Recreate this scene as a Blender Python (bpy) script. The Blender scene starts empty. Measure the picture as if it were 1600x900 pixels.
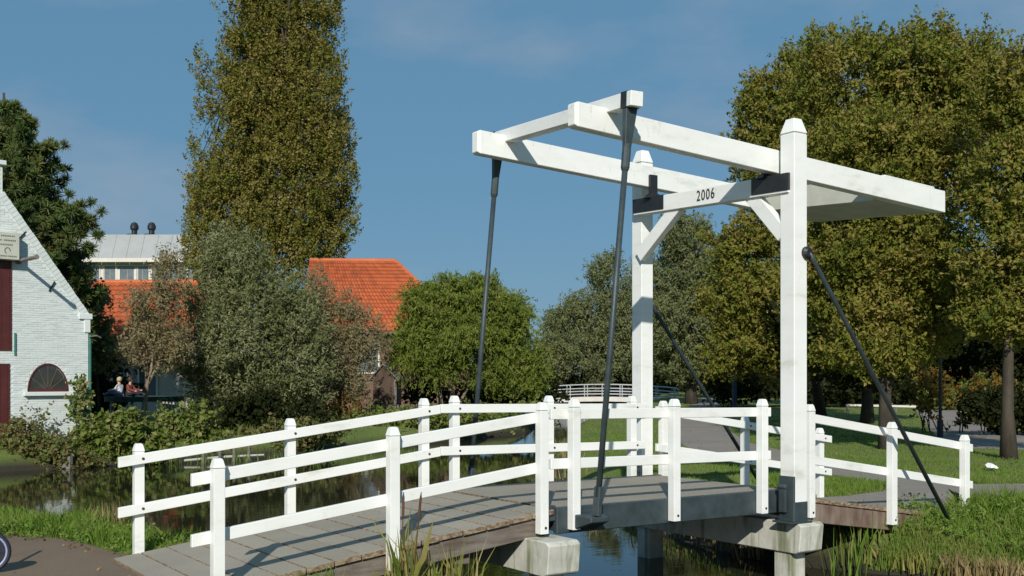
import bpy, math, random
import numpy as np
from mathutils import Vector, Matrix

# ------------------------------------------------------------------ camera, sky, sun, exposure
S = bpy.context.scene
COL = S.collection
CAM = np.array([-6.119, -8.786, 1.313])
YAW, FPX, HOR = 0.588, 1716.4, 589.0            # heading from +Y towards +X, focal length in photo pixels, horizon row
cd = bpy.data.cameras.new("camera")
cam = bpy.data.objects.new("camera", cd)
COL.objects.link(cam)
cam.location = CAM
cam.rotation_euler = (math.radians(90), 0, -YAW)
cd.sensor_width = 36
cd.lens = FPX / 1600 * 36
cd.shift_y = (HOR - 450) / 1600
cd.clip_start = 0.05
cd.clip_end = 6000
S.camera = cam

SUN_AZ, SUN_EL = math.radians(38), math.radians(29.5)     # light travels towards SUN_AZ (from +Y to +X)
w = bpy.data.worlds.new("World")
S.world = w
w.use_nodes = True
nt = w.node_tree
for n in list(nt.nodes):
    nt.nodes.remove(n)
wo = nt.nodes.new("ShaderNodeOutputWorld")
bg = nt.nodes.new("ShaderNodeBackground")
sky = nt.nodes.new("ShaderNodeTexSky")
sky.sky_type = 'NISHITA'
sky.sun_disc = False
sky.sun_elevation = SUN_EL
sky.sun_rotation = SUN_AZ + math.pi
sky.air_density = 1.0
sky.dust_density = 0.3
sky.ozone_density = 3.0
bg.inputs[1].default_value = 0.09
# thin wisps of cloud all round the sky
tc = nt.nodes.new("ShaderNodeTexCoord")
mp = nt.nodes.new("ShaderNodeMapping")
mp.inputs['Scale'].default_value = (1.0, 1.0, 2.6)
mp.inputs['Location'].default_value = (0.35, 0.1, 0.2)
nz = nt.nodes.new("ShaderNodeTexNoise")
nz.inputs['Scale'].default_value = 3.0
nz.inputs['Detail'].default_value = 6
nz.inputs['Roughness'].default_value = 0.55
cr = nt.nodes.new("ShaderNodeValToRGB")
cr.color_ramp.elements[0].position = 0.50
cr.color_ramp.elements[0].color = (0, 0, 0, 1)
cr.color_ramp.elements[1].position = 0.80
cr.color_ramp.elements[1].color = (0.62, 0.62, 0.62, 1)
mx = nt.nodes.new("ShaderNodeMix")
mx.data_type = 'RGBA'
mx.inputs[7].default_value = (4.0, 4.6, 5.3, 1)
nt.links.new(tc.outputs['Generated'], mp.inputs[0])
nt.links.new(mp.outputs[0], nz.inputs['Vector'])
nt.links.new(nz.outputs[0], cr.inputs[0])
nt.links.new(cr.outputs[0], mx.inputs[0])
veil = nt.nodes.new("ShaderNodeMix")                 # thin even haze over the whole sky
veil.data_type = 'RGBA'
veil.inputs[0].default_value = 0.82
veil.inputs[7].default_value = (1.18, 2.85, 4.55, 1)
nt.links.new(sky.outputs[0], veil.inputs[6])
nt.links.new(veil.outputs[2], mx.inputs[6])
nt.links.new(mx.outputs[2], bg.inputs[0])
nt.links.new(bg.outputs[0], wo.inputs[0])

sd = bpy.data.lights.new("sun", 'SUN')
sd.energy = 4.6
sd.angle = math.radians(0.5)
sd.color = (1.0, 0.95, 0.87)
so = bpy.data.objects.new("sun", sd)
COL.objects.link(so)
LDIR = Vector((math.sin(SUN_AZ) * math.cos(SUN_EL), math.cos(SUN_AZ) * math.cos(SUN_EL), -math.sin(SUN_EL)))
so.rotation_euler = LDIR.to_track_quat('-Z', 'Y').to_euler()

S.view_settings.view_transform = 'Standard'
S.view_settings.look = 'None'
S.view_settings.gamma = 1.0
S.view_settings.exposure = 0.0
S.render.engine = 'CYCLES'
try:
    S.cycles.use_denoising = True
    S.cycles.max_bounces = 6
    S.cycles.transparent_max_bounces = 8
except Exception:
    pass

rng = np.random.default_rng(7)
random.seed(7)

# ------------------------------------------------------------------ helpers
FW = np.array([math.sin(YAW), math.cos(YAW), 0.0])
RT = np.array([math.cos(YAW), -math.sin(YAW), 0.0])
UP = np.array([0.0, 0.0, 1.0])


def at(px, py, d):
    """real place of photo column px, row py at d metres in front of the camera"""
    return CAM + FW * d + RT * ((px - 800) / FPX * d) + UP * ((HOR - py) / FPX * d)


def on(px, d, z):
    p = at(px, HOR, d)
    return np.array([p[0], p[1], z])


GZ, WZ = -0.5, -1.09                       # ground level, water level
ORG = {}


def base_of(parent):
    o = parent
    while o is not None:
        if o.name in ORG:
            return ORG[o.name]
        o = o.parent
    return np.zeros(3)


def tag(o, label=None, cat=None, group=None, kind=None):
    if label: o["label"] = label
    if cat: o["category"] = cat
    if group: o["group"] = group
    if kind: o["kind"] = kind
    return o


def thing(name, label, cat, loc, group=None):
    o = bpy.data.objects.new(name, None)
    o.empty_display_size = 0.2
    COL.objects.link(o)
    o.location = [float(v) for v in loc]
    ORG[o.name] = np.array(loc, float)
    return tag(o, label, cat, group)


def part(name, parent):
    """a part that only carries sub-parts"""
    o = bpy.data.objects.new(name, None)
    o.empty_display_size = 0.1
    COL.objects.link(o)
    o.parent = parent
    return o


class MB:
    def __init__(s):
        s.v, s.f = [], []

    def add(s, vs, fs):
        b = len(s.v)
        s.v += [tuple(float(c) for c in v) for v in vs]
        s.f += [tuple(b + i for i in f) for f in fs]
        return s

    def hexa(s, c):      # 8 corners: bottom ring then top ring, counter-clockwise from above
        return s.add(c, [(3, 2, 1, 0), (4, 5, 6, 7), (0, 1, 5, 4), (1, 2, 6, 5), (2, 3, 7, 6), (3, 0, 4, 7)])

    def box(s, x0, x1, y0, y1, z0, z1):
        return s.hexa([(x0, y0, z0), (x1, y0, z0), (x1, y1, z0), (x0, y1, z0), (x0, y0, z1), (x1, y0, z1), (x1, y1, z1), (x0, y1, z1)])

    def bar(s, a, b, w, h, up=(0, 0, 1)):
        a, b = np.array(a, float), np.array(b, float)
        t = b - a; t /= np.linalg.norm(t)
        sd_ = np.cross(t, np.array(up, float)); sd_ /= np.linalg.norm(sd_)
        u = np.cross(sd_, t)
        c = []
        for zz in (-1, 1):
            for (p, q) in ((a, -1), (b, -1), (b, 1), (a, 1)):
                c.append(p + sd_ * w / 2 * (-q) + u * h / 2 * zz)
        return s.hexa(c)

    def tube(s, pts, rad, n=8, cap=True):
        pts = [np.array(p, float) for p in pts]
        rings = []
        ref = np.array([0.31, 0.95, 0.11])
        b = len(s.v)
        for i, p in enumerate(pts):
            t = pts[min(i + 1, len(pts) - 1)] - pts[max(i - 1, 0)]
            t /= (np.linalg.norm(t) + 1e-9)
            x = np.cross(t, ref); x /= np.linalg.norm(x)
            y = np.cross(t, x)
            r = rad[i] if hasattr(rad, '__len__') else rad
            for k in range(n):
                a = 2 * math.pi * k / n
                s.v.append(tuple(p + r * (math.cos(a) * x + math.sin(a) * y)))
        for i in range(len(pts) - 1):
            for k in range(n):
                k2 = (k + 1) % n
                s.f.append((b + i * n + k, b + i * n + k2, b + (i + 1) * n + k2, b + (i + 1) * n + k))
        if cap:
            s.f.append(tuple(b + k for k in range(n))[::-1])
            s.f.append(tuple(b + (len(pts) - 1) * n + k for k in range(n)))
        return s

    def lathe(s, c, prof, n=14):     # prof: (r, z) from below upwards
        return s.tube([(c[0], c[1], c[2] + z) for r, z in prof], [r for r, z in prof], n)

    def prism(s, poly, axis_vec):    # poly: 3-D outline, extruded along axis_vec
        n = len(poly)
        a = np.array(axis_vec, float)
        vs = [np.array(p, float) for p in poly] + [np.array(p, float) + a for p in poly]
        fs = [tuple(range(n))[::-1], tuple(range(n, 2 * n))] + [(i, (i + 1) % n, n + (i + 1) % n, n + i) for i in range(n)]
        return s.add(vs, fs)

    def build(s, name, mat, parent=None, bevel=0, smooth=False):
        me = bpy.data.meshes.new(name)
        o_ = base_of(parent)
        me.from_pydata([(v[0] - o_[0], v[1] - o_[1], v[2] - o_[2]) for v in s.v], [], s.f)
        me.materials.append(mat)
        import bmesh
        bm = bmesh.new(); bm.from_mesh(me)
        bmesh.ops.recalc_face_normals(bm, faces=bm.faces)
        bm.to_mesh(me); bm.free()
        if smooth:
            me.polygons.foreach_set('use_smooth', [True] * len(me.polygons))
        me.update()
        o = bpy.data.objects.new(name, me)
        COL.objects.link(o)
        if parent is not None:
            o.parent = parent
        if bevel:
            m = o.modifiers.new('bevel', 'BEVEL'); m.width = bevel; m.segments = 1; m.limit_method = 'ANGLE'
        return o


def npmesh(name, V, F, mat, parent=None, smooth=False):
    """fast mesh of equal polygons; V (n,3), F (m,k)"""
    V = np.asarray(V, np.float32) - base_of(parent).astype(np.float32)
    F = np.asarray(F, np.int32)
    m, k = F.shape
    me = bpy.data.meshes.new(name)
    me.vertices.add(len(V)); me.vertices.foreach_set('co', V.ravel())
    me.loops.add(m * k); me.loops.foreach_set('vertex_index', F.ravel())
    me.polygons.add(m); me.polygons.foreach_set('loop_start', np.arange(0, m * k, k, dtype=np.int32))
    me.polygons.foreach_set('use_smooth', np.full(m, bool(smooth)))
    me.materials.append(mat)
    me.update(calc_edges=True); me.validate()
    o = bpy.data.objects.new(name, me)
    COL.objects.link(o)
    if parent is not None:
        o.parent = parent
    return o


# ------------------------------------------------------------------ materials
def new_mat(name):
    m = bpy.data.materials.new(name)
    m.use_nodes = True
    t = m.node_tree
    return m, t, t.nodes['Principled BSDF']


def N(t, kind, **kw):
    n = t.nodes.new(kind)
    for k, v in kw.items():
        if k in n.inputs:
            n.inputs[k].default_value = v
        else:
            setattr(n, k, v)
    return n


def ramp(t, fac, stops):
    r = t.nodes.new("ShaderNodeValToRGB")
    e = r.color_ramp.elements
    while len(e) < len(stops):
        e.new(0.5)
    for i, (p, c) in enumerate(stops):
        e[i].position = p
        e[i].color = (c[0], c[1], c[2], 1)
    t.links.new(fac, r.inputs[0])
    return r.outputs[0]


def mixc(t, fac, a, b, mode='MIX'):
    m = t.nodes.new("ShaderNodeMix"); m.data_type = 'RGBA'; m.blend_type = mode
    for s_, v in ((0, fac), (6, a), (7, b)):
        if hasattr(v, 'default_value') or hasattr(v, 'is_linked'):
            t.links.new(v, m.inputs[s_])
        elif s_ == 0:
            m.inputs[0].default_value = v
        else:
            m.inputs[s_].default_value = (v[0], v[1], v[2], 1)
    return m.outputs[2]


def pos(t, scale=(1, 1, 1)):
    g = t.nodes.new("ShaderNodeNewGeometry")
    mp_ = t.nodes.new("ShaderNodeMapping")
    mp_.inputs['Scale'].default_value = scale
    t.links.new(g.outputs['Position'], mp_.inputs[0])
    return mp_.outputs[0]


def noise(t, scale, detail=4, rough=0.55, stretch=(1, 1, 1)):
    n = N(t, "ShaderNodeTexNoise", Scale=scale, Detail=detail, Roughness=rough)
    t.links.new(pos(t, stretch), n.inputs['Vector'])
    return n.outputs[0]


def bump(t, b, h, strength, dist):
    n = N(t, "ShaderNodeBump", Strength=strength, Distance=dist)
    t.links.new(h, n.inputs['Height'])
    t.links.new(n.outputs[0], b.inputs['Normal'])


def plain(name, col, rough=0.6, var=0.25, scale=3.0, stretch=(1, 1, 1), bmp=0.0, bscale=40, metal=0.0, col2=None):
    m, t, b = new_mat(name)
    c2 = col2 or tuple(c * (1 - var) for c in col)
    n = noise(t, scale, 6, 0.6, stretch)
    c = ramp(t, n, [(0.35, c2), (0.65, col)])
    t.links.new(c, b.inputs['Base Color'])
    b.inputs['Roughness'].default_value = rough
    b.inputs['Metallic'].default_value = metal
    if bmp:
        bump(t, b, noise(t, bscale, 3), bmp, 0.01)
    return m


def leafmat(name, cols, trans=0.38, rough=0.6, clump=0.9):
    """leaves: every leaf its own hue, clumps drifting in hue"""
    m, t, b = new_mat(name)
    g = t.nodes.new("ShaderNodeNewGeometry")
    k = len(cols)
    nzz = noise(t, clump, 2)
    mth = N(t, "ShaderNodeMath", operation='MULTIPLY_ADD')
    t.links.new(nzz, mth.inputs[0]); mth.inputs[1].default_value = 1.1; mth.inputs[2].default_value = -0.3
    ad = N(t, "ShaderNodeMath", operation='ADD')
    m2 = N(t, "ShaderNodeMath", operation='MULTIPLY'); m2.inputs[1].default_value = 0.62
    t.links.new(g.outputs['Random Per Island'], m2.inputs[0])
    t.links.new(mth.outputs[0], ad.inputs[0]); t.links.new(m2.outputs[0], ad.inputs[1])
    c = ramp(t, ad.outputs[0], [(0.08 + 0.84 * i / (k - 1), cols[i]) for i in range(k)])
    t.links.new(c, b.inputs['Base Color'])
    b.inputs['Roughness'].default_value = rough
    b.inputs['Specular IOR Level'].default_value = 0.15
    tr = N(t, "ShaderNodeBsdfTranslucent")
    t.links.new(c, tr.inputs[0])
    mxs = N(t, "ShaderNodeMixShader"); mxs.inputs[0].default_value = trans
    out = t.nodes['Material Output']
    t.links.new(b.outputs[0], mxs.inputs[1]); t.links.new(tr.outputs[0], mxs.inputs[2])
    t.links.new(mxs.outputs[0], out.inputs[0])
    return m


def white_paint(name, dirt=0.07):
    m, t, b = new_mat(name)
    n = noise(t, 1.6, 6, 0.65, (1, 1, 3))
    c = ramp(t, n, [(0.25, (0.56, 0.57, 0.50)), (0.42, (0.76, 0.77, 0.73)), (0.6, (0.80, 0.81, 0.78))])
    n2 = noise(t, 14, 5, 0.7, (1, 1, 0.35))
    c2 = ramp(t, n2, [(0.0, (0, 0, 0)), (0.60, (0, 0, 0)), (0.78, (dirt * 3, dirt * 3, dirt * 3))])
    c = mixc(t, c2, c, (0.34, 0.35, 0.27))
    t.links.new(c, b.inputs['Base Color'])
    b.inputs['Roughness'].default_value = 0.42
    bump(t, b, noise(t, 30, 3, 0.6, (1, 1, 1)), 0.15, 0.004)
    return m


M = {}
M['white'] = white_paint('white_paint')
M['white_old'] = white_paint('weathered_white_paint', 0.17)
M['iron'] = plain('dark_painted_iron', (0.044, 0.062, 0.068), 0.5, 0.35, 7, bmp=0.2, bscale=60)
M['black'] = plain('black_iron', (0.018, 0.02, 0.022), 0.45, 0.3, 9)
M['bolt'] = plain('bolt_iron', (0.05, 0.05, 0.05), 0.5)
M['timber'] = plain('weathered_timber', (0.19, 0.165, 0.14), 0.8, 0.45, 3, (1, 1, 6), 0.4, 50, col2=(0.10, 0.075, 0.055))
M['timber_red'] = plain('brown_stained_timber', (0.24, 0.19, 0.15), 0.8, 0.4, 4, (1.5, 1, 0.5), 0.4, 50, col2=(0.12, 0.07, 0.05))
M['trunk'] = plain('bark', (0.065, 0.052, 0.036), 0.9, 0.5, 6, (1, 1, 0.3), 0.8, 18)  # colour darkened to carry the shade below the crowns
M['trunk_pale'] = plain('pale_bark', (0.27, 0.21, 0.14), 0.9, 0.5, 7, (1, 1, 0.3), 0.8, 18)
M['wood_grey'] = plain('grey_wood', (0.20, 0.18, 0.15), 0.85, 0.4, 9, (1, 1, 0.4))
M['maroon'] = plain('maroon_paint', (0.095, 0.020, 0.017), 0.5, 0.25, 5)
M['green_pipe'] = plain('green_paint', (0.05, 0.20, 0.15), 0.5, 0.2, 5)
M['glass'] = plain('dark_glass', (0.05, 0.055, 0.05), 0.06, 0.3, 3)
M['glass_blue'] = plain('pale_window_glass', (0.16, 0.20, 0.22), 0.12, 0.3, 1.5)
M['zinc'] = plain('grey_sheet_roof', (0.33, 0.35, 0.35), 0.55, 0.15, 0.6)
M['wall_brown'] = plain('brown_brick', (0.17, 0.10, 0.07), 0.9, 0.35, 2)
M['wall_pale'] = plain('pale_render', (0.50, 0.48, 0.43), 0.9, 0.2, 2)
M['shed'] = plain('dark_shed_boards', (0.10, 0.065, 0.045), 0.9, 0.5, 6, (1, 1, 0.2))
M['far_white'] = plain('far_bridge_paint', (0.62, 0.59, 0.53), 0.6, 0.12, 2)
M['far_rail'] = plain('far_bridge_rail', (0.45, 0.47, 0.47), 0.5, 0.1, 2)
M['canvas'] = plain('trampoline_green', (0.015, 0.06, 0.045), 0.7, 0.2, 5)
M['skin'] = plain('skin', (0.55, 0.34, 0.25), 0.6, 0.1)
M['cloth_white'] = plain('pale_blue_cloth', (0.55, 0.60, 0.68), 0.9, 0.2, 8)
M['cloth_blue'] = plain('denim', (0.20, 0.25, 0.36), 0.9, 0.3, 8)
M['cloth_red'] = plain('red_brown_cloth', (0.20, 0.05, 0.035), 0.9, 0.2, 8)
M['cloth_dark'] = plain('dark_cloth', (0.02, 0.02, 0.03), 0.9, 0.2, 8)
M['hair'] = plain('brown_hair', (0.05, 0.03, 0.02), 0.7)
M['hair_fair'] = plain('fair_hair', (0.45, 0.36, 0.22), 0.7)
M['sign_board'] = plain('cream_board', (0.52, 0.52, 0.44), 0.6, 0.12, 4)
M['sign_ink'] = plain('green_ink', (0.10, 0.16, 0.11), 0.6)
M['blue_post'] = plain('dark_blue_paint', (0.02, 0.045, 0.12), 0.5, 0.3, 6)
M['tyre'] = plain('tyre_rubber', (0.012, 0.014, 0.03), 0.5)
M['rim'] = plain('pale_rim', (0.42, 0.46, 0.62), 0.35, 0.1, metal=0.4)
M['paper'] = plain('white_paper', (0.8, 0.8, 0.78), 0.8, 0.1)


def concrete():
    m, t, b = new_mat('stained_concrete')
    n = noise(t, 5, 7, 0.65)
    c = ramp(t, n, [(0.3, (0.40, 0.40, 0.34)), (0.65, (0.56, 0.56, 0.49))])
    s = noise(t, 7, 5, 0.6, (1, 1, 0.12))                  # algae runs
    s2 = ramp(t, s, [(0.50, (0, 0, 0)), (0.66, (0.8, 0.8, 0.8))])
    c = mixc(t, s2, c, (0.13, 0.14, 0.05))
    t.links.new(c, b.inputs['Base Color'])
    b.inputs['Roughness'].default_value = 0.9
    bump(t, b, noise(t, 60, 4), 0.3, 0.006)
    return m


def grit():
    """grey anti-slip coating on top, bare brown edges"""
    m, t, b = new_mat('grit_coated_board')
    n = noise(t, 1.1, 5, 0.6)
    c = ramp(t, n, [(0.3, (0.305, 0.275, 0.215)), (0.7, (0.39, 0.352, 0.275))])
    sp = noise(t, 160, 2, 0.6)
    c = mixc(t, ramp(t, sp, [(0.35, (0.55, 0.55, 0.55)), (0.6, (0, 0, 0))]), c, (0.15, 0.14, 0.13))
    oi = t.nodes.new("ShaderNodeObjectInfo")
    c = mixc(t, 1.0, c, ramp(t, oi.outputs['Random'], [(0, (0.86, 0.85, 0.84)), (1, (1, 1, 1))]), 'MULTIPLY')
    g = t.nodes.new("ShaderNodeNewGeometry")
    sx = t.nodes.new("ShaderNodeSeparateXYZ"); t.links.new(g.outputs['True Normal'], sx.inputs[0])
    gt = N(t, "ShaderNodeMath", operation='GREATER_THAN'); gt.inputs[1].default_value = 0.8
    t.links.new(sx.outputs[2], gt.inputs[0])
    edge = ramp(t, noise(t, 18, 6, 0.7, (1, 1, 2)), [(0.35, (0.09, 0.05, 0.03)), (0.5, (0.21, 0.15, 0.09)), (0.68, (0.36, 0.31, 0.23))])
    c = mixc(t, gt.outputs[0], edge, c)
    t.links.new(c, b.inputs['Base Color'])
    b.inputs['Roughness'].default_value = 0.9
    bump(t, b, sp, 0.5, 0.004)
    return m


def asphalt(name, a, b_, c3=None):
    m, t, b = new_mat(name)
    n = noise(t, 0.7, 7, 0.65)
    c = ramp(t, n, [(0.3, a), (0.7, b_)])
    sp = noise(t, 90, 3, 0.7)
    c = mixc(t, ramp(t, sp, [(0.4, (0.35, 0.35, 0.35)), (0.62, (0, 0, 0))]), c, tuple(x * 0.45 for x in a))
    if c3:
        big = noise(t, 2.6, 6, 0.7, (0.5, 1.2, 1))
        c = mixc(t, ramp(t, big, [(0.55, (0, 0, 0)), (0.75, (0.6, 0.6, 0.6))]), c, c3)
    t.links.new(c, b.inputs['Base Color'])
    b.inputs['Roughness'].default_value = 0.9
    bump(t, b, sp, 0.6, 0.008)
    return m


def ground_mat():
    m, t, b = new_mat('grass_ground')
    n = noise(t, 0.45, 6, 0.65)
    c = ramp(t, n, [(0.3, (0.125, 0.165, 0.028)), (0.5, (0.17, 0.20, 0.042)), (0.7, (0.22, 0.215, 0.06))])
    f = noise(t, 22, 5, 0.75)
    c = mixc(t, ramp(t, f, [(0.40, (0.6, 0.6, 0.6)), (0.62, (0, 0, 0))]), c, (0.075, 0.125, 0.022))
    g = t.nodes.new("ShaderNodeNewGeometry")
    sx = t.nodes.new("ShaderNodeSeparateXYZ"); t.links.new(g.outputs['Position'], sx.inputs[0])
    mr = N(t, "ShaderNodeMapRange"); mr.inputs[1].default_value = -0.98; mr.inputs[2].default_value = -0.72
    t.links.new(sx.outputs[2], mr.inputs[0])
    c = mixc(t, mr.outputs[0], (0.030, 0.026, 0.014), c)
    t.links.new(c, b.inputs['Base Color'])
    b.inputs['Roughness'].default_value = 0.95
    bump(t, b, f, 0.8, 0.05)
    return m


def water_mat():
    m, t, b = new_mat('canal_water')
    b.inputs['Base Color'].default_value = (0.020, 0.021, 0.011, 1)
    b.inputs['Roughness'].default_value = 0.03
    b.inputs['IOR'].default_value = 1.33
    b.inputs['Specular IOR Level'].default_value = 0.6
    n = noise(t, 2.2, 3, 0.5, (1, 1.6, 1))
    bump(t, b, n, 0.07, 0.022)
    return m


def brick_paint():
    m, t, b = new_mat('white_painted_brick')
    g = t.nodes.new("ShaderNodeNewGeometry")
    c = ramp(t, g.outputs['Random Per Island'], [(0.0, (0.55, 0.605, 0.58)), (0.5, (0.605, 0.655, 0.635)), (1.0, (0.64, 0.68, 0.665))])
    n = noise(t, 1.3, 6, 0.65, (1, 1, 0.6))
    c = mixc(t, ramp(t, n, [(0.50, (0, 0, 0)), (0.75, (0.5, 0.5, 0.5))]), c, (0.56, 0.60, 0.55))
    t.links.new(c, b.inputs['Base Color'])
    b.inputs['Roughness'].default_value = 0.8
    bump(t, b, noise(t, 25, 4), 0.15, 0.006)
    return m


def tile_mat():
    m, t, b = new_mat('orange_roof_tile')
    g = t.nodes.new("ShaderNodeNewGeometry")
    n = noise(t, 1.2, 5, 0.6)
    c = ramp(t, n, [(0.3, (0.42, 0.10, 0.032)), (0.7, (0.53, 0.148, 0.05))])
    c = mixc(t, ramp(t, g.outputs['Random Per Island'], [(0, (0.7, 0.7, 0.7)), (0.5, (0, 0, 0)), (0.85, (0, 0, 0)), (1, (0.5, 0.5, 0.5))]), c, (0.26, 0.07, 0.03))
    t.links.new(c, b.inputs['Base Color'])
    b.inputs['Roughness'].default_value = 0.75
    return m


M['concrete'] = concrete()
M['grit'] = grit()
M['asphalt'] = asphalt('park_asphalt', (0.235, 0.205, 0.172), (0.31, 0.272, 0.232))
M['pavement'] = asphalt('brown_asphalt', (0.16, 0.112, 0.070), (0.225, 0.160, 0.102), (0.115, 0.083, 0.05))
M['ground'] = ground_mat()
M['water'] = water_mat()
M['brick'] = brick_paint()
M['tile'] = tile_mat()
M['l_poplar'] = leafmat('poplar_leaves', [(0.088, 0.120, 0.019), (0.160, 0.175, 0.028), (0.24, 0.212, 0.046), (0.32, 0.25, 0.09)])
M['l_big'] = leafmat('broad_leaves', [(0.080, 0.120, 0.016), (0.150, 0.178, 0.025), (0.225, 0.218, 0.037), (0.31, 0.24, 0.07)])
M['l_willow'] = leafmat('willow_leaves', [(0.085, 0.14, 0.020), (0.165, 0.215, 0.034), (0.255, 0.275, 0.065)])
M['l_grey'] = leafmat('grey_willow_leaves', [(0.12, 0.148, 0.048), (0.20, 0.22, 0.085), (0.32, 0.335, 0.18)])
M['l_dull'] = leafmat('dull_willow_leaves', [(0.12, 0.155, 0.055), (0.185, 0.21, 0.085), (0.25, 0.255, 0.125)])
M['l_rusty'] = leafmat('rusty_leaves', [(0.15, 0.155, 0.06), (0.25, 0.22, 0.105), (0.32, 0.25, 0.14), (0.24, 0.26, 0.15)])
M['l_pine'] = leafmat('pine_needles', [(0.045, 0.085, 0.025), (0.08, 0.125, 0.034), (0.15, 0.15, 0.045)], 0.1)
M['l_bush'] = leafmat('bush_leaves', [(0.06, 0.11, 0.015), (0.115, 0.175, 0.026), (0.19, 0.225, 0.05), (0.30, 0.28, 0.12)], clump=2)
M['l_weed'] = leafmat('weed_leaves', [(0.075, 0.150, 0.016), (0.13, 0.235, 0.03), (0.19, 0.29, 0.05), (0.26, 0.28, 0.09)], clump=2)
M['l_brown'] = leafmat('autumn_shrub_leaves', [(0.075, 0.12, 0.025), (0.13, 0.165, 0.04), (0.21, 0.155, 0.07), (0.19, 0.22, 0.07)], clump=2)
M['l_orange'] = leafmat('orange_leaves', [(0.07, 0.06, 0.012), (0.15, 0.10, 0.018), (0.26, 0.14, 0.025)], clump=2)
M['l_dark_shaded'] = leafmat('dark_shaded_leaves', [(0.012, 0.019, 0.004), (0.022, 0.03, 0.007), (0.04, 0.043, 0.012)])  # shade under and behind the crowns is put into this leaf colour
M['grass'] = leafmat('grass_blades', [(0.075, 0.15, 0.014), (0.12, 0.22, 0.026), (0.175, 0.26, 0.042), (0.24, 0.26, 0.078)], 0.35, clump=1.1)
M['reed'] = leafmat('reed_blades', [(0.09, 0.13, 0.02), (0.17, 0.20, 0.04), (0.28, 0.25, 0.07), (0.36, 0.29, 0.13)], 0.3, clump=2)
M['straw'] = leafmat('straw_blades', [(0.16, 0.13, 0.05), (0.28, 0.21, 0.09), (0.40, 0.31, 0.16), (0.12, 0.13, 0.035)], 0.3, clump=2)
M['litter'] = leafmat('dry_leaves', [(0.12, 0.06, 0.025), (0.22, 0.12, 0.05), (0.34, 0.22, 0.10)], 0.1)
M['seed'] = plain('brown_seed_head', (0.11, 0.05, 0.025), 0.9)

# ------------------------------------------------------------------ ground, water, paths
WATER = np.array([(-2.0, -14), (-1.2, -4), (-0.8, -1.5), (-0.55, 0), (-0.7, 1.5), (-1.5, 3.2), (-2.0, 6), (-3.2, 9), (-12, 12), (-34, 14),
                  (-34, 20), (-14, 20.5), (-1.5, 21.4), (2.7, 22.0), (6.8, 22.9), (12.4, 25.6), (17.1, 27.9), (20.9, 30.2), (30.1, 42.2), (60.9, 84.2), (70, 98), (77, 101), (84, 99), (83, 92.5), (32.6, 40.5), (26.3, 34), (20.9, 27.6), (15.7, 21.3), (10.95, 15), (7.3, 9.65), (5.2, 4.5), (4.5, 1.6), (4.65, 0.3),
                  (5.3, -0.6), (6.5, -1.35), (8.2, -2.8), (9.6, -6), (10, -14)])


def inside(P, poly):
    x, y = P[:, 0], P[:, 1]
    r = np.zeros(len(P), bool)
    n = len(poly)
    for i in range(n):
        x0, y0 = poly[i]; x1, y1 = poly[(i + 1) % n]
        c = ((y0 > y) != (y1 > y)) & (x < (x1 - x0) * (y - y0) / (y1 - y0 + 1e-12) + x0)
        r ^= c
    return r


def sdf(P, poly):
    d = np.full(len(P), 1e9)
    n = len(poly)
    for i in range(n):
        a = poly[i]; b = poly[(i + 1) % n]
        ab = b - a
        t = np.clip(((P - a) @ ab) / (ab @ ab), 0, 1)
        d = np.minimum(d, np.linalg.norm(P - a - t[:, None] * ab, axis=1))
    return np.where(inside(P, poly), -d, d)


def wob(x, y):
    return 0.5 * np.sin(x * 1.3 + 0.7 * y) + 0.3 * np.sin(2.9 * x - 1.7 * y + 1) + 0.2 * np.sin(5.1 * y + 3.3 * x)


def height(P):
    d = sdf(P, WATER) + 0.10 * wob(P[:, 0] * 1.7, P[:, 1] * 1.7)
    t = np.clip(d / 1.35, 0, 1)
    up = WZ - 0.03 + (GZ - WZ + 0.03) * (t * (2 - t))
    dn = WZ - 0.03 + np.clip(d / 0.7, -1, 0) * 0.7
    return np.where(d > 0, up, dn)


def lines(spec):
    out = []
    for a, b, s in spec:
        out.append(np.arange(a, b, s))
    return np.unique(np.concatenate(out))


gx = lines([(-3000, -100, 700), (-100, -40, 15), (-40, -8, 1.6), (-8, 16, 0.28), (16, 36, 0.6), (36, 130, 3), (130, 200, 12), (200, 3001, 700)])
gy = lines([(-3000, -100, 700), (-100, -15, 15), (-15, -5, 0.7), (-5, 30, 0.3), (30, 52, 0.6), (52, 135, 2.5), (135, 200, 10), (200, 3001, 700)])
GX, GY = np.meshgrid(gx, gy)
PP = np.stack([GX.ravel(), GY.ravel()], 1)
HZ = height(PP)
nx, ny = len(gx), len(gy)
ii = (np.arange(ny - 1)[:, None] * nx + np.arange(nx - 1)[None]).ravel()
tag(npmesh('ground', np.column_stack([PP, HZ]), np.column_stack([ii, ii + 1, ii + nx + 1, ii + nx]), M['ground'], smooth=True), kind='structure')

wx0, wy0 = -60, -40
tag(MB().add([(-60, -30, WZ), (260, -30, WZ), (260, 260, WZ), (-60, 260, WZ)], [(0, 1, 2, 3)]).build('water', M['water']), kind='structure')

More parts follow.
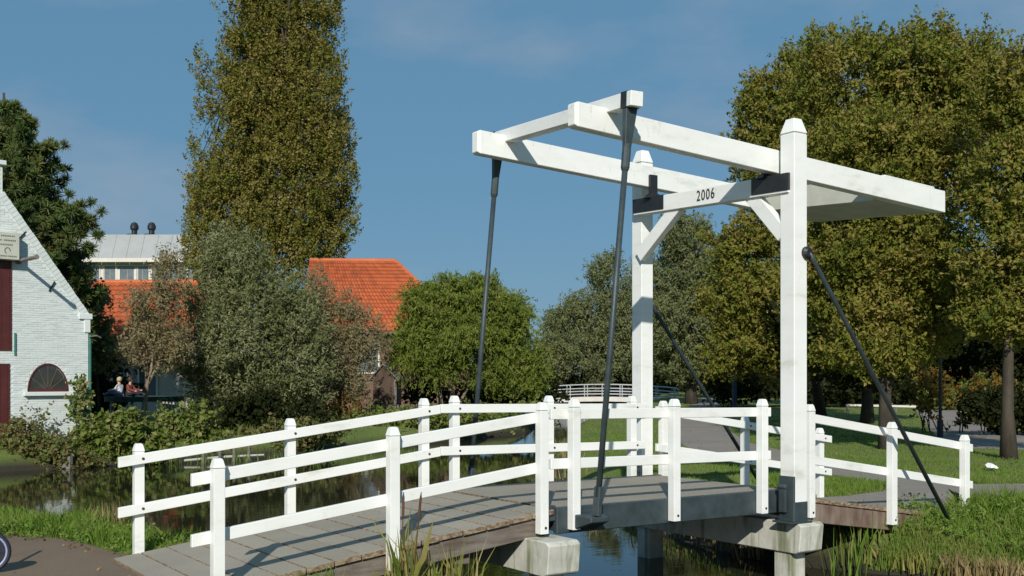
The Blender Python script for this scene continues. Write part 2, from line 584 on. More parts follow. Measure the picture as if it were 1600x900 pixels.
PATH_PARK = [(6.45, 0.0), (7.6, 0.38), (8.84, 0.31), (12, 0.1), (20, -0.8), (30, -2.6), (30, 0.4), (20, 1.1), (11.6, 1.83), (10.7, 2.26), (10.6, 3.86), (11.3, 5.82), (12.6, 7.9), (14.3, 9.9), (16.4, 13.2), (27.2, 25.6), (65.6, 64.0),
             (64.2, 65.2), (26, 26.7), (15.9, 15.6), (12.9, 11.7), (11.1, 8.0), (10.3, 5.4), (9.26, 2.75), (8.4, 2.42), (7.4, 2.3), (6.45, 2.4)]
PATH_RIGHT = [(45.5, 28.9), (33, 19.4), (22.3, 11.2), (18.9, 8.2), (19.4, 6.9), (21.5, 6.0), (27, 5.8), (40, 9), (40, 12), (30, 10.6), (27.2, 11.6), (30, 14.5), (38, 20.8), (47.7, 27.3)]
PAVE = [(-4.05, 5.15), (-3.7, 4.6), (-3.42, 4.0), (-3.26, 3.0), (-3.18, 2.5), (-3.18, -0.1), (-3.2, -1.0), (-3.4, -3), (-3.6, -14), (-40, -14), (-40, 7), (-9, 6.2)]


def sheet(name, poly, mat, z):
    me = bpy.data.meshes.new(name)
    me.from_pydata([(x, y, z) for x, y in poly], [], [tuple(range(len(poly)))])
    import bmesh
    bm = bmesh.new(); bm.from_mesh(me)
    bmesh.ops.recalc_face_normals(bm, faces=bm.faces)
    for f in bm.faces:
        if f.normal.z < 0: f.normal_flip()
    bmesh.ops.triangulate(bm, faces=bm.faces)
    bm.to_mesh(me); bm.free()
    me.materials.append(mat)
    o = bpy.data.objects.new(name, me); COL.objects.link(o)
    return tag(o, kind='structure')


sheet('park_path', PATH_PARK, M['asphalt'], GZ + 0.006)
sheet('far_path', PATH_RIGHT, M['asphalt'], GZ + 0.006)
sheet('pavement', PAVE, M['pavement'], GZ + 0.006)
PATHS = [np.array(PATH_PARK), np.array(PATH_RIGHT), np.array(PAVE)]

# ------------------------------------------------------------------ the drawbridge
W = 2.4
PX = [-3.147, -1.544, 0.092, 0.484, 1.819, 3.148, 3.934, 5.444, 6.948]
PT = [0.650, 0.866, 1.065, 1.091, 1.079, 1.063, 0.992, 0.750, 0.546]
DX = [0.007, 0.007, 0.016, 0.036, 0.073, 0.089, -0.146, -0.115, -0.045]
PB = [-0.65, -0.42, -0.222, -0.21, -0.222, -0.232, -0.335, -0.53, -0.65]
bridge = thing('drawbridge', 'white wooden drawbridge with tall gate, balance beams and grey deck across the canal', 'drawbridge', (1.8, 1.2, WZ))


def zl(x):   # left ramp surface
    return np.interp(x, [-4.5, -3.147, -1.544, 0.092, 0.3], [-0.437 - 0.135 * 1.353, -0.437, -0.221, -0.022, 0.0])


def zr(x):   # right ramp surface
    return np.interp(x, [3.6, 3.934, 5.444, 6.948], [-0.06, -0.105, -0.325, -0.535])


def zend(x):
    return -0.105 + (x - 3.934) * (-0.43 / 3.014)


def boards(prt, x0, x1, n, zf):
    for i in range(n):
        a = x0 + (x1 - x0) * i / n + 0.006
        b = x0 + (x1 - x0) * (i + 1) / n - 0.006
        e0, e1 = rng.uniform(-0.012, 0.012, 2)
        dz = rng.uniform(-0.003, 0.003)
        za, zb = float(zf(a)) + dz, float(zf(b)) + dz
        y0, y1 = 0.045 + e0 * 0.6, W - 0.045 + e1 * 0.6
        th = 0.05
        MB().hexa([(a, y0, za - th), (b, y0, zb - th), (b, y1, zb - th), (a, y1, za - th), (a, y0, za), (b, y0, zb), (b, y1, zb), (a, y1, za)]).build('board', M['grit'], prt, 0.004)


def sloped_beam(prt, x0, x1, zf, y0, y1, top, bot, mat, name='beam'):
    z0, z1 = float(zf(x0)), float(zf(x1))
    MB().hexa([(x0, y0, z0 + bot), (x1, y0, z1 + bot), (x1, y1, z1 + bot), (x0, y1, z0 + bot), (x0, y0, z0 + top), (x1, y0, z1 + top), (x1, y1, z1 + top), (x0, y1, z0 + top)]).build(name, mat, prt, 0.005)


la = part('approach_ramp', bridge)
boards(la, -3.40, 0.27, 14, zl)
for y0, y1 in ((0.08, 0.16), (1.16, 1.24), (W - 0.16, W - 0.08)):
    sloped_beam(la, -2.75, 0.22, zl, y0, y1, -0.054, -0.235, M['timber'])
ra = part('approach_ramp', bridge)
boards(ra, 3.86, 6.58, 10, zr)
for y0, y1 in ((0.07, 0.15), (1.16, 1.24), (W - 0.15, W - 0.07)):
    sloped_beam(ra, 3.72, 6.4, zr, y0, y1, -0.054, -0.285, M['timber_red'])

ld = part('lifting_deck', bridge)
MB().box(0.33, 3.62, 0.125, W - 0.125, -0.06, 0.004).build('deck_plate', M['grit'], ld)
for y0, y1 in ((0.05, 0.12), (W - 0.12, W - 0.05)):
    MB().box(0.31, 3.66, y0, y1, -0.25, 0.012).build('side_beam', M['iron'], ld, 0.008)
MB().box(0.335, 0.40, 0.125, W - 0.125, -0.23, -0.064).build('end_beam', M['iron'], ld)
MB().box(3.56, 3.64, 0.125, W - 0.125, -0.23, -0.064).build('end_beam', M['iron'], ld)
for k in range(3):
    xx = 1.1 + 0.8 * k
    MB().box(xx, xx + 0.07, 0.125, W - 0.125, -0.2, -0.064).build('cross_joist', M['iron'], ld)
for sgn, yb in ((-1, 0.05), (1, W - 0.05)):        # lugs that take the lifting rods
    xo = 0.0 if sgn < 0 else 0.27
    yo = yb + sgn * 0.31
    MB().hexa([(0.44 + xo, yb - sgn * 0.002, -0.235), (0.80 + xo, yb - sgn * 0.002, -0.235), (0.72 + xo, yo, -0.12), (0.50 + xo, yo, -0.12),
               (0.44 + xo, yb - sgn * 0.002, -0.05), (0.80 + xo, yb - sgn * 0.002, -0.05), (0.72 + xo, yo, -0.07), (0.50 + xo, yo, -0.07)]).build('rod_lug', M['iron'], ld, 0.008)
MB().box(0.19, 0.31, 0.07, 0.16, -0.12, 0.035).build('latch_block', M['iron'], ld, 0.006)

# railings: six of them, each post, rail and bolt its own mesh
PS = 0.095


def post_mesh(x, y, z0, zt):
    m = MB()
    h = PS / 2
    cap0 = zt - 0.078
    m.box(x - h, x + h, y - h, y + h, z0, cap0 - 0.006)
    m.box(x - h + 0.006, x + h - 0.006, y - h + 0.006, y + h - 0.006, cap0 - 0.006, cap0)
    g = h + 0.004
    k = h * 0.76
    m.hexa([(x - g, y - g, cap0), (x + g, y - g, cap0), (x + g, y + g, cap0), (x - g, y + g, cap0), (x - k, y - k, zt - 0.012), (x + k, y - k, zt - 0.012), (x + k, y + k, zt - 0.012), (x - k, y + k, zt - 0.012)])
    j = k * 0.72
    m.hexa([(x - k, y - k, zt - 0.012), (x + k, y - k, zt - 0.012), (x + k, y + k, zt - 0.012), (x - k, y + k, zt - 0.012), (x - j, y - j, zt), (x + j, y - j, zt), (x + j, y + j, zt), (x - j, y + j, zt)])
    return m


BOLT = None


def bolt(x, y, z, prt):
    global BOLT
    if BOLT is None:
        mb = MB()
        n = 10
        ring = [(0.014 * math.cos(2 * math.pi * k / n), -0.006, 0.014 * math.sin(2 * math.pi * k / n)) for k in range(n)]
        mb.prism(ring, (0, 0.02, 0))
        o = mb.build('bolt', M['bolt'])
        BOLT = o.data
    else:
        o = bpy.data.objects.new('bolt', BOLT); COL.objects.link(o)
    o.parent = prt
    o.location = Vector((x, y, z)) - Vector(ORG[bridge.name])


def railing(idx, far, ext, label_top=0.15, label_low=0.645):
    r = part('railing', bridge)
    y = W if far else 0.0
    xs = [PX[i] + (DX[i] if far else 0) for i in idx]
    zs = [PT[i] for i in idx]
    for i, x, z in zip(idx, xs, zs):
        post_mesh(x, y, PB[i], z).build('post', M['white'], r, 0.005)
    a = (zs[-1] - zs[0]) / (xs[-1] - xs[0])
    zf = lambda x: zs[0] + a * (x - xs[0])
    yr = (W - 0.072) if far else 0.072
    for off in (label_top, label_low):
        x0, x1 = ext
        h = 0.052
        z0, z1 = zf(x0) - off, zf(x1) - off
        y0, y1 = yr - 0.0235, yr + 0.0235
        MB().hexa([(x0, y0, z0 - h), (x1, y0, z1 - h), (x1, y1, z1 - h), (x0, y1, z0 - h), (x0, y0, z0 + h), (x1, y0, z1 + h), (x1, y1, z1 + h), (x0, y1, z0 + h)]).build('rail', M['white'], r, 0.005)
        if far:
            for x in xs:
                bolt(x + 0.02, yr - 0.0235, zf(x + 0.02) - off, r)
    if not far:
        for i, x in zip(idx, xs):
            bolt(x + 0.01, -PS / 2, PB[i] + 0.06, r)
    return r


railing([0, 1, 2], False, (-3.342, 0.115))
railing([3, 4, 5], False, (0.24, 3.346))
railing([6, 7, 8], False, (3.86, 7.21))
railing([0, 1, 2], True, (-3.355, 0.283))
railing([3, 4, 5], True, (0.291, 3.40))
railing([6, 7, 8], True, (3.60, 7.07))

# gate: two tall posts, crossbeam with the year, braces, straps
gate = part('gate_frame', bridge)
TW = 0.21


def tower(x, y, z0, zt, s):
    h = s / 2
    c = zt - 0.17
    m = MB()
    m.box(x - h, x + h, y - h, y + h, z0, c - 0.012)
    m.box(x - h + 0.008, x + h - 0.008, y - h + 0.008, y + h - 0.008, c - 0.012, c)
    g, k = h + 0.004, h * 0.60
    m.hexa([(x - g, y - g, c), (x + g, y - g, c), (x + g, y + g, c), (x - g, y + g, c), (x - k, y - k, zt - 0.004), (x + k, y - k, zt - 0.004), (x + k, y + k, zt - 0.004), (x - k, y + k, zt - 0.004)])
    m.build('tall_post', M['white'], gate, 0.006)


tower(3.49, -0.155, -0.33, 4.25, TW)
tower(3.555, W + 0.155, -0.33, 4.36, TW - 0.01)
MB().hexa([(3.36, -0.19, 3.40), (3.50, -0.19, 3.40), (3.50, 2.51, 3.468), (3.36, 2.51, 3.468), (3.36, -0.19, 3.617), (3.50, -0.19, 3.617), (3.50, 2.51, 3.67), (3.36, 2.51, 3.67)]).build('crossbeam', M['white'], gate, 0.006)


def strap(y0, y1):
    f = lambda y: (3.40 + 0.068 * (y + 0.19) / 2.7, 3.617 + 0.053 * (y + 0.19) / 2.7)
    (b0, t0), (b1, t1) = f(y0), f(y1)
    MB().hexa([(3.350, y0, b0 + 0.028), (3.504, y0, b0 + 0.028), (3.504, y1, b1 + 0.028), (3.350, y1, b1 + 0.028), (3.350, y0, t0 + 0.006), (3.504, y0, t0 + 0.006), (3.504, y1, t1 + 0.006), (3.350, y1, t1 + 0.006)]).build('iron_strap', M['black'], gate)


strap(-0.197, 0.367)
strap(1.912, 2.517)
for (y0, z0, y1, z1) in ((-0.07, 2.93, 0.45, 3.47), (2.46, 2.92, 1.70, 3.50)):
    MB().bar((3.44, y0, z0), (3.44, y1, z1), 0.17, 0.10, up=(1, 0, 0)).build('brace', M['white'], gate, 0.005)
for k, ch in enumerate("2006"):
    fc = bpy.data.curves.new('digit', 'FONT')
    fc.body = ch
    fc.size = 0.185
    fc.extrude = 0.004
    fc.align_x = 'CENTER'
    tmp = bpy.data.objects.new('digit_curve', fc)
    COL.objects.link(tmp)
    bpy.context.view_layer.update()
    me = bpy.data.meshes.new_from_object(tmp.evaluated_get(bpy.context.evaluated_depsgraph_get()))
    bpy.data.objects.remove(tmp); bpy.data.curves.remove(fc)
    me.materials.clear(); me.materials.append(M['black'])
    fo = bpy.data.objects.new('digit', me)
    COL.objects.link(fo)
    fo.parent = gate
    yk = 1.262 - k * 0.083
    fo.matrix_local = Matrix(((0, 0, -1, 3.357 - ORG[bridge.name][0]), (-0.74, -0.0, 0, yk - ORG[bridge.name][1]), (-0.0145, 1, 0, 3.4965 + (yk - 1.262) * -0.0 - ORG[bridge.name][2]), (0, 0, 0, 1)))
# trunnion brackets between crossbeam and balance beams
for yy, z0 in ((0.205, 3.62), (2.195, 3.665)):
    m = MB().box(3.37, 3.49, yy - 0.02, yy + 0.02, z0, z0 + 0.30)
    m.hexa([(3.30, yy - 0.06, z0 - 0.01), (3.56, yy - 0.06, z0 - 0.01), (3.56, yy + 0.06, z0 - 0.01), (3.30, yy + 0.06, z0 - 0.01), (3.37, yy - 0.05, z0 + 0.05), (3.49, yy - 0.05, z0 + 0.05), (3.49, yy + 0.05, z0 + 0.05), (3.37, yy + 0.05, z0 + 0.05)])
    m.build('trunnion_bracket', M['black'], gate)
# iron shoes and hinges at the feet of the posts
for x, y, s, out in ((3.49, -0.155, TW, -1), (3.555, W + 0.155, TW - 0.01, 1)):
    h = s / 2 + 0.006
    MB().box(x - h, x + h, y - h, y + h, -0.325, -0.10).build('iron_shoe', M['iron'], gate, 0.004)
    MB().box(x - 0.2, x + 0.16, y - 0.14, y + 0.14, -0.338, -0.318).build('foot_plate', M['iron'], gate, 0.003)
    m = MB().box(x - h - 0.012, x - h + 0.02, y - h + 0.003, y + h - 0.003, -0.318, 0.19)
    yy = y - out * 0.03
    m.box(x - h - 0.05, x - h - 0.014, yy - 0.05, yy + 0.05, -0.22, 0.07)
    m.tube([(x - h - 0.035, yy - 0.06, 0.07), (x - h - 0.035, yy + 0.06, 0.07)], 0.032, 10)
    m.build('hinge', M['iron'], gate, 0.004)

# balance: two beams, cross beam, counterweight
bal = part('balance_frame', bridge)


def balance_beam(y0, y1, xl, tl, bl, xr, tr_, br, step):
    m = MB()
    ch = 0.035
    zf = lambda x, a, b: a + (b - a) * (x - xl) / (xr - xl)
    # chamfered left end
    m.hexa([(xl, y0 + ch * 0.3, bl + ch * .6), (xl + ch, y0, bl), (xl + ch, y1, bl), (xl, y1 - ch * 0.3, bl + ch * .6), (xl, y0 + ch * 0.3, tl - ch * .6), (xl + ch, y0, tl), (xl + ch, y1, tl), (xl, y1 - ch * 0.3, tl - ch * .6)])
    m.hexa([(xl + ch, y0, bl), (xr, y0, br), (xr, y1, br), (xl + ch, y1, bl), (xl + ch, y0, tl), (xr, y0, tr_), (xr, y1, tr_), (xl + ch, y1, tl)])
    o = m.build('balance_beam', M['white_old'], bal, 0.006)
    a, b = step
    MB().hexa([(a, y0 + .002, zf(a, tl, tr_)), (b, y0 + .002, zf(b, tl, tr_)), (b, y1 - .002, zf(b, tl, tr_)), (a, y1 - .002, zf(a, tl, tr_)), (a, y0 + .002, zf(a, tl, tr_) + .022), (b, y0 + .002, zf(b, tl, tr_) + .022), (b, y1 - .002, zf(b, tl, tr_) + .022), (a, y1 - .002, zf(a, tl, tr_) + .022)]).build('cover_board', M['white'], bal, 0.003)
    return o


balance_beam(0.04, 0.18, 0.53, 4.088, 3.835, 6.59, 3.748, 3.468, (5.36, 6.36))
balance_beam(2.23, 2.37, 0.74, 4.236, 3.958, 6.72, 3.905, 3.625, (5.5, 6.5))
MB().hexa([(5.34, 0.183, 3.535), (6.54, 0.183, 3.475), (6.64, 2.227, 3.60), (5.44, 2.227, 3.66), (5.34, 0.183, 3.83), (6.54, 0.183, 3.77), (6.64, 2.227, 3.90), (5.44, 2.227, 3.955)]).build('counterweight', plain('greyed_white_boards', (0.52, 0.52, 0.44), 0.7, 0.2, 2.5), bal, 0.005)
ca, cb = np.array((0.965, -0.40, 4.078)), np.array((1.235, W + 0.26, 4.238))
MB().bar(ca, cb, 0.15, 0.150).build('cross_beam', M['white_old'], bal, 0.006)
cdir = (cb - ca) / np.linalg.norm(cb - ca)
for s0, s1 in ((0.075, 0.175), (np.linalg.norm(cb - ca) - 0.175, np.linalg.norm(cb - ca) - 0.075)):
    MB().bar(ca + cdir * s0, ca + cdir * s1, 0.16, 0.162).build('iron_strap', M['black'], bal)

# lifting rods and back stays
for top, bot in ((ca + cdir * 0.125 + np.array((0, 0, -0.08)), np.array((0.60, -0.22, -0.03))), (cb - cdir * 0.125 + np.array((0, 0, -0.08)), np.array((0.87, W + 0.22, -0.03)))):
    rod = part('lifting_rod', bridge)
    t = (bot - top) / np.linalg.norm(bot - top)
    e1, e2 = top + t * 0.42, top + t * 0.60
    m = MB()
    wv, dv = np.array((1, 0, 0)), np.array((0, 1, 0))
    c = [top - wv * .072 - dv * .035, top + wv * .072 - dv * .035, top + wv * .072 + dv * .035, top - wv * .072 + dv * .035]
    d = [e1 - wv * .036 - dv * .026, e1 + wv * .036 - dv * .026, e1 + wv * .036 + dv * .026, e1 - wv * .036 + dv * .026]
    m.hexa(d + c)
    m.build('hanger_plate', M['iron'], rod, 0.004)
    MB().tube([e1 - t * 0.06, e1 + t * 0.02, e2, e2 + t * 0.03], [0.042, 0.046, 0.046, 0.036], 10).build('coupling', M['iron'], rod)
    MB().tube([e2, bot - t * 0.16], 0.031, 10).build('bar', M['iron'], rod, smooth=True)
    MB().bar(bot - t * 0.26, bot + t * 0.03, 0.05, 0.095, up=(0, 1, 0)).build('eye_plate', M['iron'], rod, 0.004)
for x, y, z0, p1, sg in ((3.585, -0.26, 2.72, (6.27, -0.30, -0.62), -1), (3.63, W + 0.255, 2.56, (6.30, W + 0.36, -0.62), 1)):
    st = part('back_stay', bridge)
    p0 = np.array((x, y + sg * 0.045, z0)); p1 = np.array(p1)
    t = (p1 - p0) / np.linalg.norm(p1 - p0)
    MB().tube([p0, p0 + t * 0.12, p1], [0.024, 0.028, 0.028], 8).build('bar', M['iron'], st, smooth=True)
    MB().tube([(x - 0.01, y, z0), (x - 0.01, y + sg * 0.03, z0), (x - 0.01, y + sg * 0.06, z0)], [0.075, 0.075, 0.05], 12).build('wall_plate', M['black'], st)

# piers: cap beams on columns
for x0, x1, zt, zb, cx in ((-0.06, 0.32, -0.262, -0.60, 0.13), (3.42, 3.80, -0.339, -0.69, 3.575)):
    pr = part('pier', bridge)
    ya, yb = -0.33, W + 0.33
    prof = [(ya, zt - 0.03), (ya + 0.05, zt), (yb - 0.05, zt), (yb, zt - 0.03), (yb - 0.03, zb + 0.03), (yb - 0.1, zb), (ya + 0.1, zb), (ya + 0.03, zb + 0.03)]
    MB().prism([(x0, y, z) for y, z in prof], (x1 - x0, 0, 0)).build('cap_beam', M['concrete'], pr, 0.01)
    for yc in (-0.02, W + 0.02):
        MB().box(cx - 0.125, cx + 0.125, yc - 0.125, yc + 0.125, -2.0, zb + 0.01).build('column', M['concrete'], pr, 0.01)
MB().box(-1.35, -1.15, 0.15, W - 0.15, -0.75, -0.43).build('abutment_beam', M['timber'], bridge, 0.01)
for yy in (0.35, 2.0):
    MB().tube([(-0.72, yy, -2.0), (-0.72, yy, -0.36)], 0.09, 10).build('timber_pile', M['timber'], bridge)
MB().box(-0.8, -0.64, 0.15, W - 0.15, -0.47, -0.36).build('abutment_beam', M['timber'], bridge, 0.01)
MB().box(5.6, 5.85, 0.16, W - 0.16, -1.0, -0.64).build('abutment_beam', M['timber_red'], bridge, 0.01)

# ------------------------------------------------------------------ white barn on the left
TH = math.radians(43)
BW = RT * math.cos(TH) + FW * math.sin(TH)          # along the gable, to the right and away
BN = RT * math.sin(TH) - FW * math.cos(TH)          # out of the gable wall, towards the sun
BR = on(138, 31.0, 0)                               # right-hand corner
barn = thing('barn', 'white painted brick barn with stepped gable, maroon doors and arched window by the water', 'barn', (BR[0], BR[1], -0.7))


def bp(u, z, out=0.0):
    """u metres left of the right corner along the wall"""
    p = BR - BW * u + BN * out
    return (p[0], p[1], z)


def u_at(px):
    # distance along the wall at photo column px
    a = (px - 800) / FPX
    # solve (BR - u*BW - CAM): lateral = a*depth
    r0 = np.dot(BR - CAM, RT); d0 = np.dot(BR - CAM, FW)
    return (r0 - a * d0) / (np.dot(BW, RT) - a * np.dot(BW, FW))


def z_at(px, py):
    u = u_at(px)
    d = np.dot(BR - BW * u - CAM, FW)
    return CAM[2] + (HOR - py) / FPX * d


UE = 0.0
ZE = z_at(140, 492)
UC = u_at(4)
ZC = z_at(4, 300)
UA = UC + 0.45                                     # ridge line
UWID = 2 * UA
outline = [(UE, -0.9), (UE, ZE), (UC, ZC), (UC, ZC + 0.75), (UWID - UC, ZC + 0.75), (UWID - UC, ZC), (UWID, ZE), (UWID, -0.9)]
MB().prism([bp(u, z, -0.0075) for u, z in outline], tuple(-BN * 0.3)).build('gable_wall', M['brick'], barn)
# side walls and roof behind
LEN = 9.0
for u0, u1 in ((0.02, 0.3), (UWID - 0.3, UWID - 0.02)):
    MB().prism([bp(u0, -0.9, -0.32), bp(u1, -0.9, -0.32), bp(u1, ZE - 0.1, -0.32), bp(u0, ZE - 0.1, -0.32)], tuple(-BN * LEN)).build('side_wall', M['brick'], barn)
rt = ZC - 0.3
for u0, u1 in ((-0.1, UA), (UWID + 0.1, UA)):
    MB().prism([bp(u0, ZE - 0.3, -0.32), bp(u1, rt + 0.3, -0.32), bp(u1, rt + 0.42, -0.32), bp(u0, ZE - 0.18, -0.32)], tuple(-BN * LEN)).build('roof', M['tile'], barn)
# openings as (u0,u1,z0,z1); the left door line hits the frame edge
DU0 = u_at(15)
DU1 = 2 * UA - DU0
HD = (DU0, DU1, z_at(10, 548), z_at(10, 410))
LD = (DU0 + 0.05, DU1 - 0.05, -0.8, z_at(8, 571))
AU0, AU1, AZ0, AZ1 = u_at(106), u_at(43), z_at(75, 611), z_at(75, 568)


def in_open(u, z):
    for a, b, c, d in (HD, LD):
        if a - 0.06 < u < b + 0.06 and c - 0.03 < z < d + 0.03:
            return True
    uc = (AU0 + AU1) / 2; ru = (AU1 - AU0) / 2
    if z > AZ0 - 0.14 and z < AZ1 + 0.1 and abs(u - uc) < ru + 0.1:
        if z < AZ0 or ((u - uc) / (ru + 0.06)) ** 2 + ((z - AZ0) / (AZ1 - AZ0 + 0.06)) ** 2 < 1:
            return True
    return False


def gable_limit(u):
    uu = u if u < UA else UWID - u
    if uu > UC: return ZC + 0.72
    return ZE + (ZC - ZE) * uu / UC - 0.22


BH, BL = 0.062, 0.215
vv, ff = [], []
row = 0
z = -0.85
while z < ZC + 0.75:
    u = -0.0 - (BL / 2 if row % 2 else 0)
    while u < UWID:
        a, b = max(u, 0.0), min(u + BL - 0.004, UWID)
        u += BL
        if b - a < 0.03: continue
        um, zm = (a + b) / 2, z + BH / 2
        if zm > gable_limit(a) or zm > gable_limit(b) or in_open(um, zm): continue
        o_ = -0.0015 + 0.006 * rng.random()
        t1, t2 = rng.uniform(-0.002, 0.002, 2)
        c = [bp(a, z + t1, -0.01), bp(b, z + t2, -0.01), bp(b, z + BH - 0.005 + t2, -0.01), bp(a, z + BH - 0.005 + t1, -0.01)]
        e = [bp(a + .004, z + t1 + .004, o_), bp(b - .004, z + t2 + .004, o_), bp(b - .004, z + BH - 0.008 + t2, o_), bp(a + .004, z + BH - 0.008 + t1, o_)]
        k = len(vv)
        vv += c + e
        ff += [(k + 4, k + 5, k + 6, k + 7), (k, k + 1, k + 5, k + 4), (k + 1, k + 2, k + 6, k + 5), (k + 2, k + 3, k + 7, k + 6), (k + 3, k, k + 4, k + 7)]
    z += BH
    row += 1
tag(npmesh('brickwork', vv, ff, M['brick'], barn), kind='stuff')
# coping along the slope in short blocks, kneeler at the eaves
SL = math.hypot(UC, ZC - ZE)
nb = int(SL / 0.115)
for side in (0, 1):
    cop = MB()
    for i in range(nb):
        f0, f1 = i / nb + 0.001, (i + 1) / nb - 0.001
        j = rng.uniform(-0.005, 0.005)
        q = []
        for f, off in ((f0, 0.03), (f1, 0.03), (f1, -0.16), (f0, -0.16)):
            uu, zz = UC * f, ZE + (ZC - ZE) * f
            nxn, nzn = -(ZC - ZE) / SL, UC / SL
            uu, zz = uu + nxn * (off + j), zz + nzn * (off + j)
            q.append(bp(uu if side == 0 else UWID - uu, zz, 0.035))
        cop.prism(q, tuple(-BN * 0.42))
    tag(cop.build('coping', M['brick'], barn), kind='stuff')
for side in (0, 1):
    m = MB()
    f = (lambda u: u) if side == 0 else (lambda u: UWID - u)
    m.prism([bp(f(-0.10), ZE - 0.13, 0.06), bp(f(0.28), ZE - 0.13, 0.06), bp(f(0.28), ZE + 0.03, 0.06), bp(f(-0.10), ZE + 0.03, 0.06)], tuple(-BN * 0.4))
    m.prism([bp(f(-0.05), ZE - 0.5, 0.04), bp(f(0.12), ZE - 0.5, 0.04), bp(f(0.12), ZE - 0.13, 0.04), bp(f(-0.05), ZE - 0.13, 0.04)], tuple(-BN * 0.38))
    m.build('kneeler', M['brick'], barn, 0.01)
m = MB()
m.prism([bp(UC - 0.08, ZC + 0.72, 0.08), bp(UWID - UC + 0.08, ZC + 0.72, 0.08), bp(UWID - UC + 0.08, ZC + 0.84, 0.08), bp(UC - 0.08, ZC + 0.84, 0.08)], tuple(-BN * 0.5))
m.build('chimney_cap', M['brick'], barn, 0.01)
# doors
for (a, b, c, d), nm in ((HD, 'loft_door'), (LD, 'barn_door')):
    dr = part(nm, barn)
    npl = 6
    for i in range(npl):
        ua, ub = a + (b - a) * i / npl + 0.006, a + (b - a) * (i + 1) / npl - 0.006
        MB().prism([bp(ua, c, 0.0), bp(ub, c, 0.0), bp(ub, d, 0.0), bp(ua, d, 0.0)], tuple(BN * (0.018 + 0.004 * (i % 2)))).build('plank', M['maroon'], dr)
    m = MB()
    for ua, ub, za, zb in ((a - 0.05, a, c, d + 0.05), (b, b + 0.05, c, d + 0.05), (a, b, d, d + 0.05)):
        m.prism([bp(ua, za, -0.01), bp(ub, za, -0.01), bp(ub, zb, -0.01), bp(ua, zb, -0.01)], tuple(BN * 0.03))
    m.build('door_frame', M['maroon'], dr)
# arched window
wn = part('arched_window', barn)
uc, ru, hz = (AU0 + AU1) / 2, (AU1 - AU0) / 2, AZ1 - AZ0


def arc(f, a):
    return (uc + f * ru * math.cos(a), AZ0 + f * hz * math.sin(a))


NS = 6
for i in range(NS):
    a0, a1 = math.pi * i / NS, math.pi * (i + 1) / NS
    q = [bp(uc, AZ0, -0.006)] + [bp(*arc(0.94, a0 + (a1 - a0) * k / 4), -0.006) for k in range(5)]
    MB().prism(q, tuple(BN * 0.004)).build('pane', M['glass'], wn)
m = MB()
for k in range(20):
    a0, a1 = math.pi * k / 20, math.pi * (k + 1) / 20
    m.prism([bp(*arc(0.95, a0), -0.008), bp(*arc(1.01, a0), -0.008), bp(*arc(1.01, a1), -0.008), bp(*arc(0.95, a1), -0.008)], tuple(BN * 0.03))
m.prism([bp(AU0, AZ0 - 0.01, -0.008), bp(AU1, AZ0 - 0.01, -0.008), bp(AU1, AZ0 + 0.06, -0.008), bp(AU0, AZ0 + 0.06, -0.008)], tuple(BN * 0.03))
m.build('window_frame', M['maroon'], wn)
for i in range(1, NS):
    a = math.pi * i / NS
    p0, p1 = bp(*arc(0.15, a), 0.006), bp(*arc(0.93, a), 0.006)
    MB().bar(p0, p1, 0.022, 0.016, up=tuple(BN)).build('glazing_bar', plain('brown_bar', (0.12, 0.08, 0.06)) if i == 1 else bpy.data.materials['brown_bar'], wn)
MB().prism([bp(AU0 - 0.12, AZ0 - 0.13, 0.0), bp(AU1 + 0.12, AZ0 - 0.13, 0.0), bp(AU1 + 0.12, AZ0 - 0.02, 0.0), bp(AU0 - 0.12, AZ0 - 0.02, 0.0)], tuple(BN * 0.13)).build('window_sill', M['brick'], wn, 0.01)
# wall anchors, hoist pole, pipe
MB().prism([bp(u_at(23) - .02, z_at(23, 555), 0.01), bp(u_at(23) + .02, z_at(23, 555), 0.01), bp(u_at(23) + .02, z_at(23, 520), 0.01), bp(u_at(23) - .02, z_at(23, 520), 0.01)], tuple(BN * 0.03)).build('wall_anchor', M['green_pipe'], barn)
for pa, pb in (((85, 440), (76, 455)), ((40, 362), (28, 374))):
    m = MB().bar(bp(u_at(pa[0]), z_at(*pa), 0.03), bp(u_at(pb[0]), z_at(*pb), 0.03), 0.035, 0.03, up=tuple(BN))
    m.build('wall_anchor', M['black'], barn)
hp = bp(u_at(28), z_at(28, 408), 0.0)
m = MB().tube([hp, np.array(hp) + BN * 1.32], [0.05, 0.05], 10)
m.tube([np.array(hp) + BN * 1.3, np.array(hp) + BN * 1.42], [0.062, 0.062], 10)
m.tube([np.array(hp), np.array(hp) + BN * 0.12], [0.085, 0.085], 10)
m.build('hoist_pole', M['wood_grey'], barn)
MB().tube([bp(-0.06, -0.8, -0.05), bp(-0.06, ZE - 0.55, -0.05)], 0.05, 8).build('drain_pipe', M['green_pipe'], barn)
MB().tube([bp(-0.02, ZE - 0.62, 0.02), bp(-0.22, ZE - 0.58, 0.05), bp(-0.34, ZE - 0.64, 0.05)], 0.022, 6).build('wall_bracket', M['wood_grey'], barn)
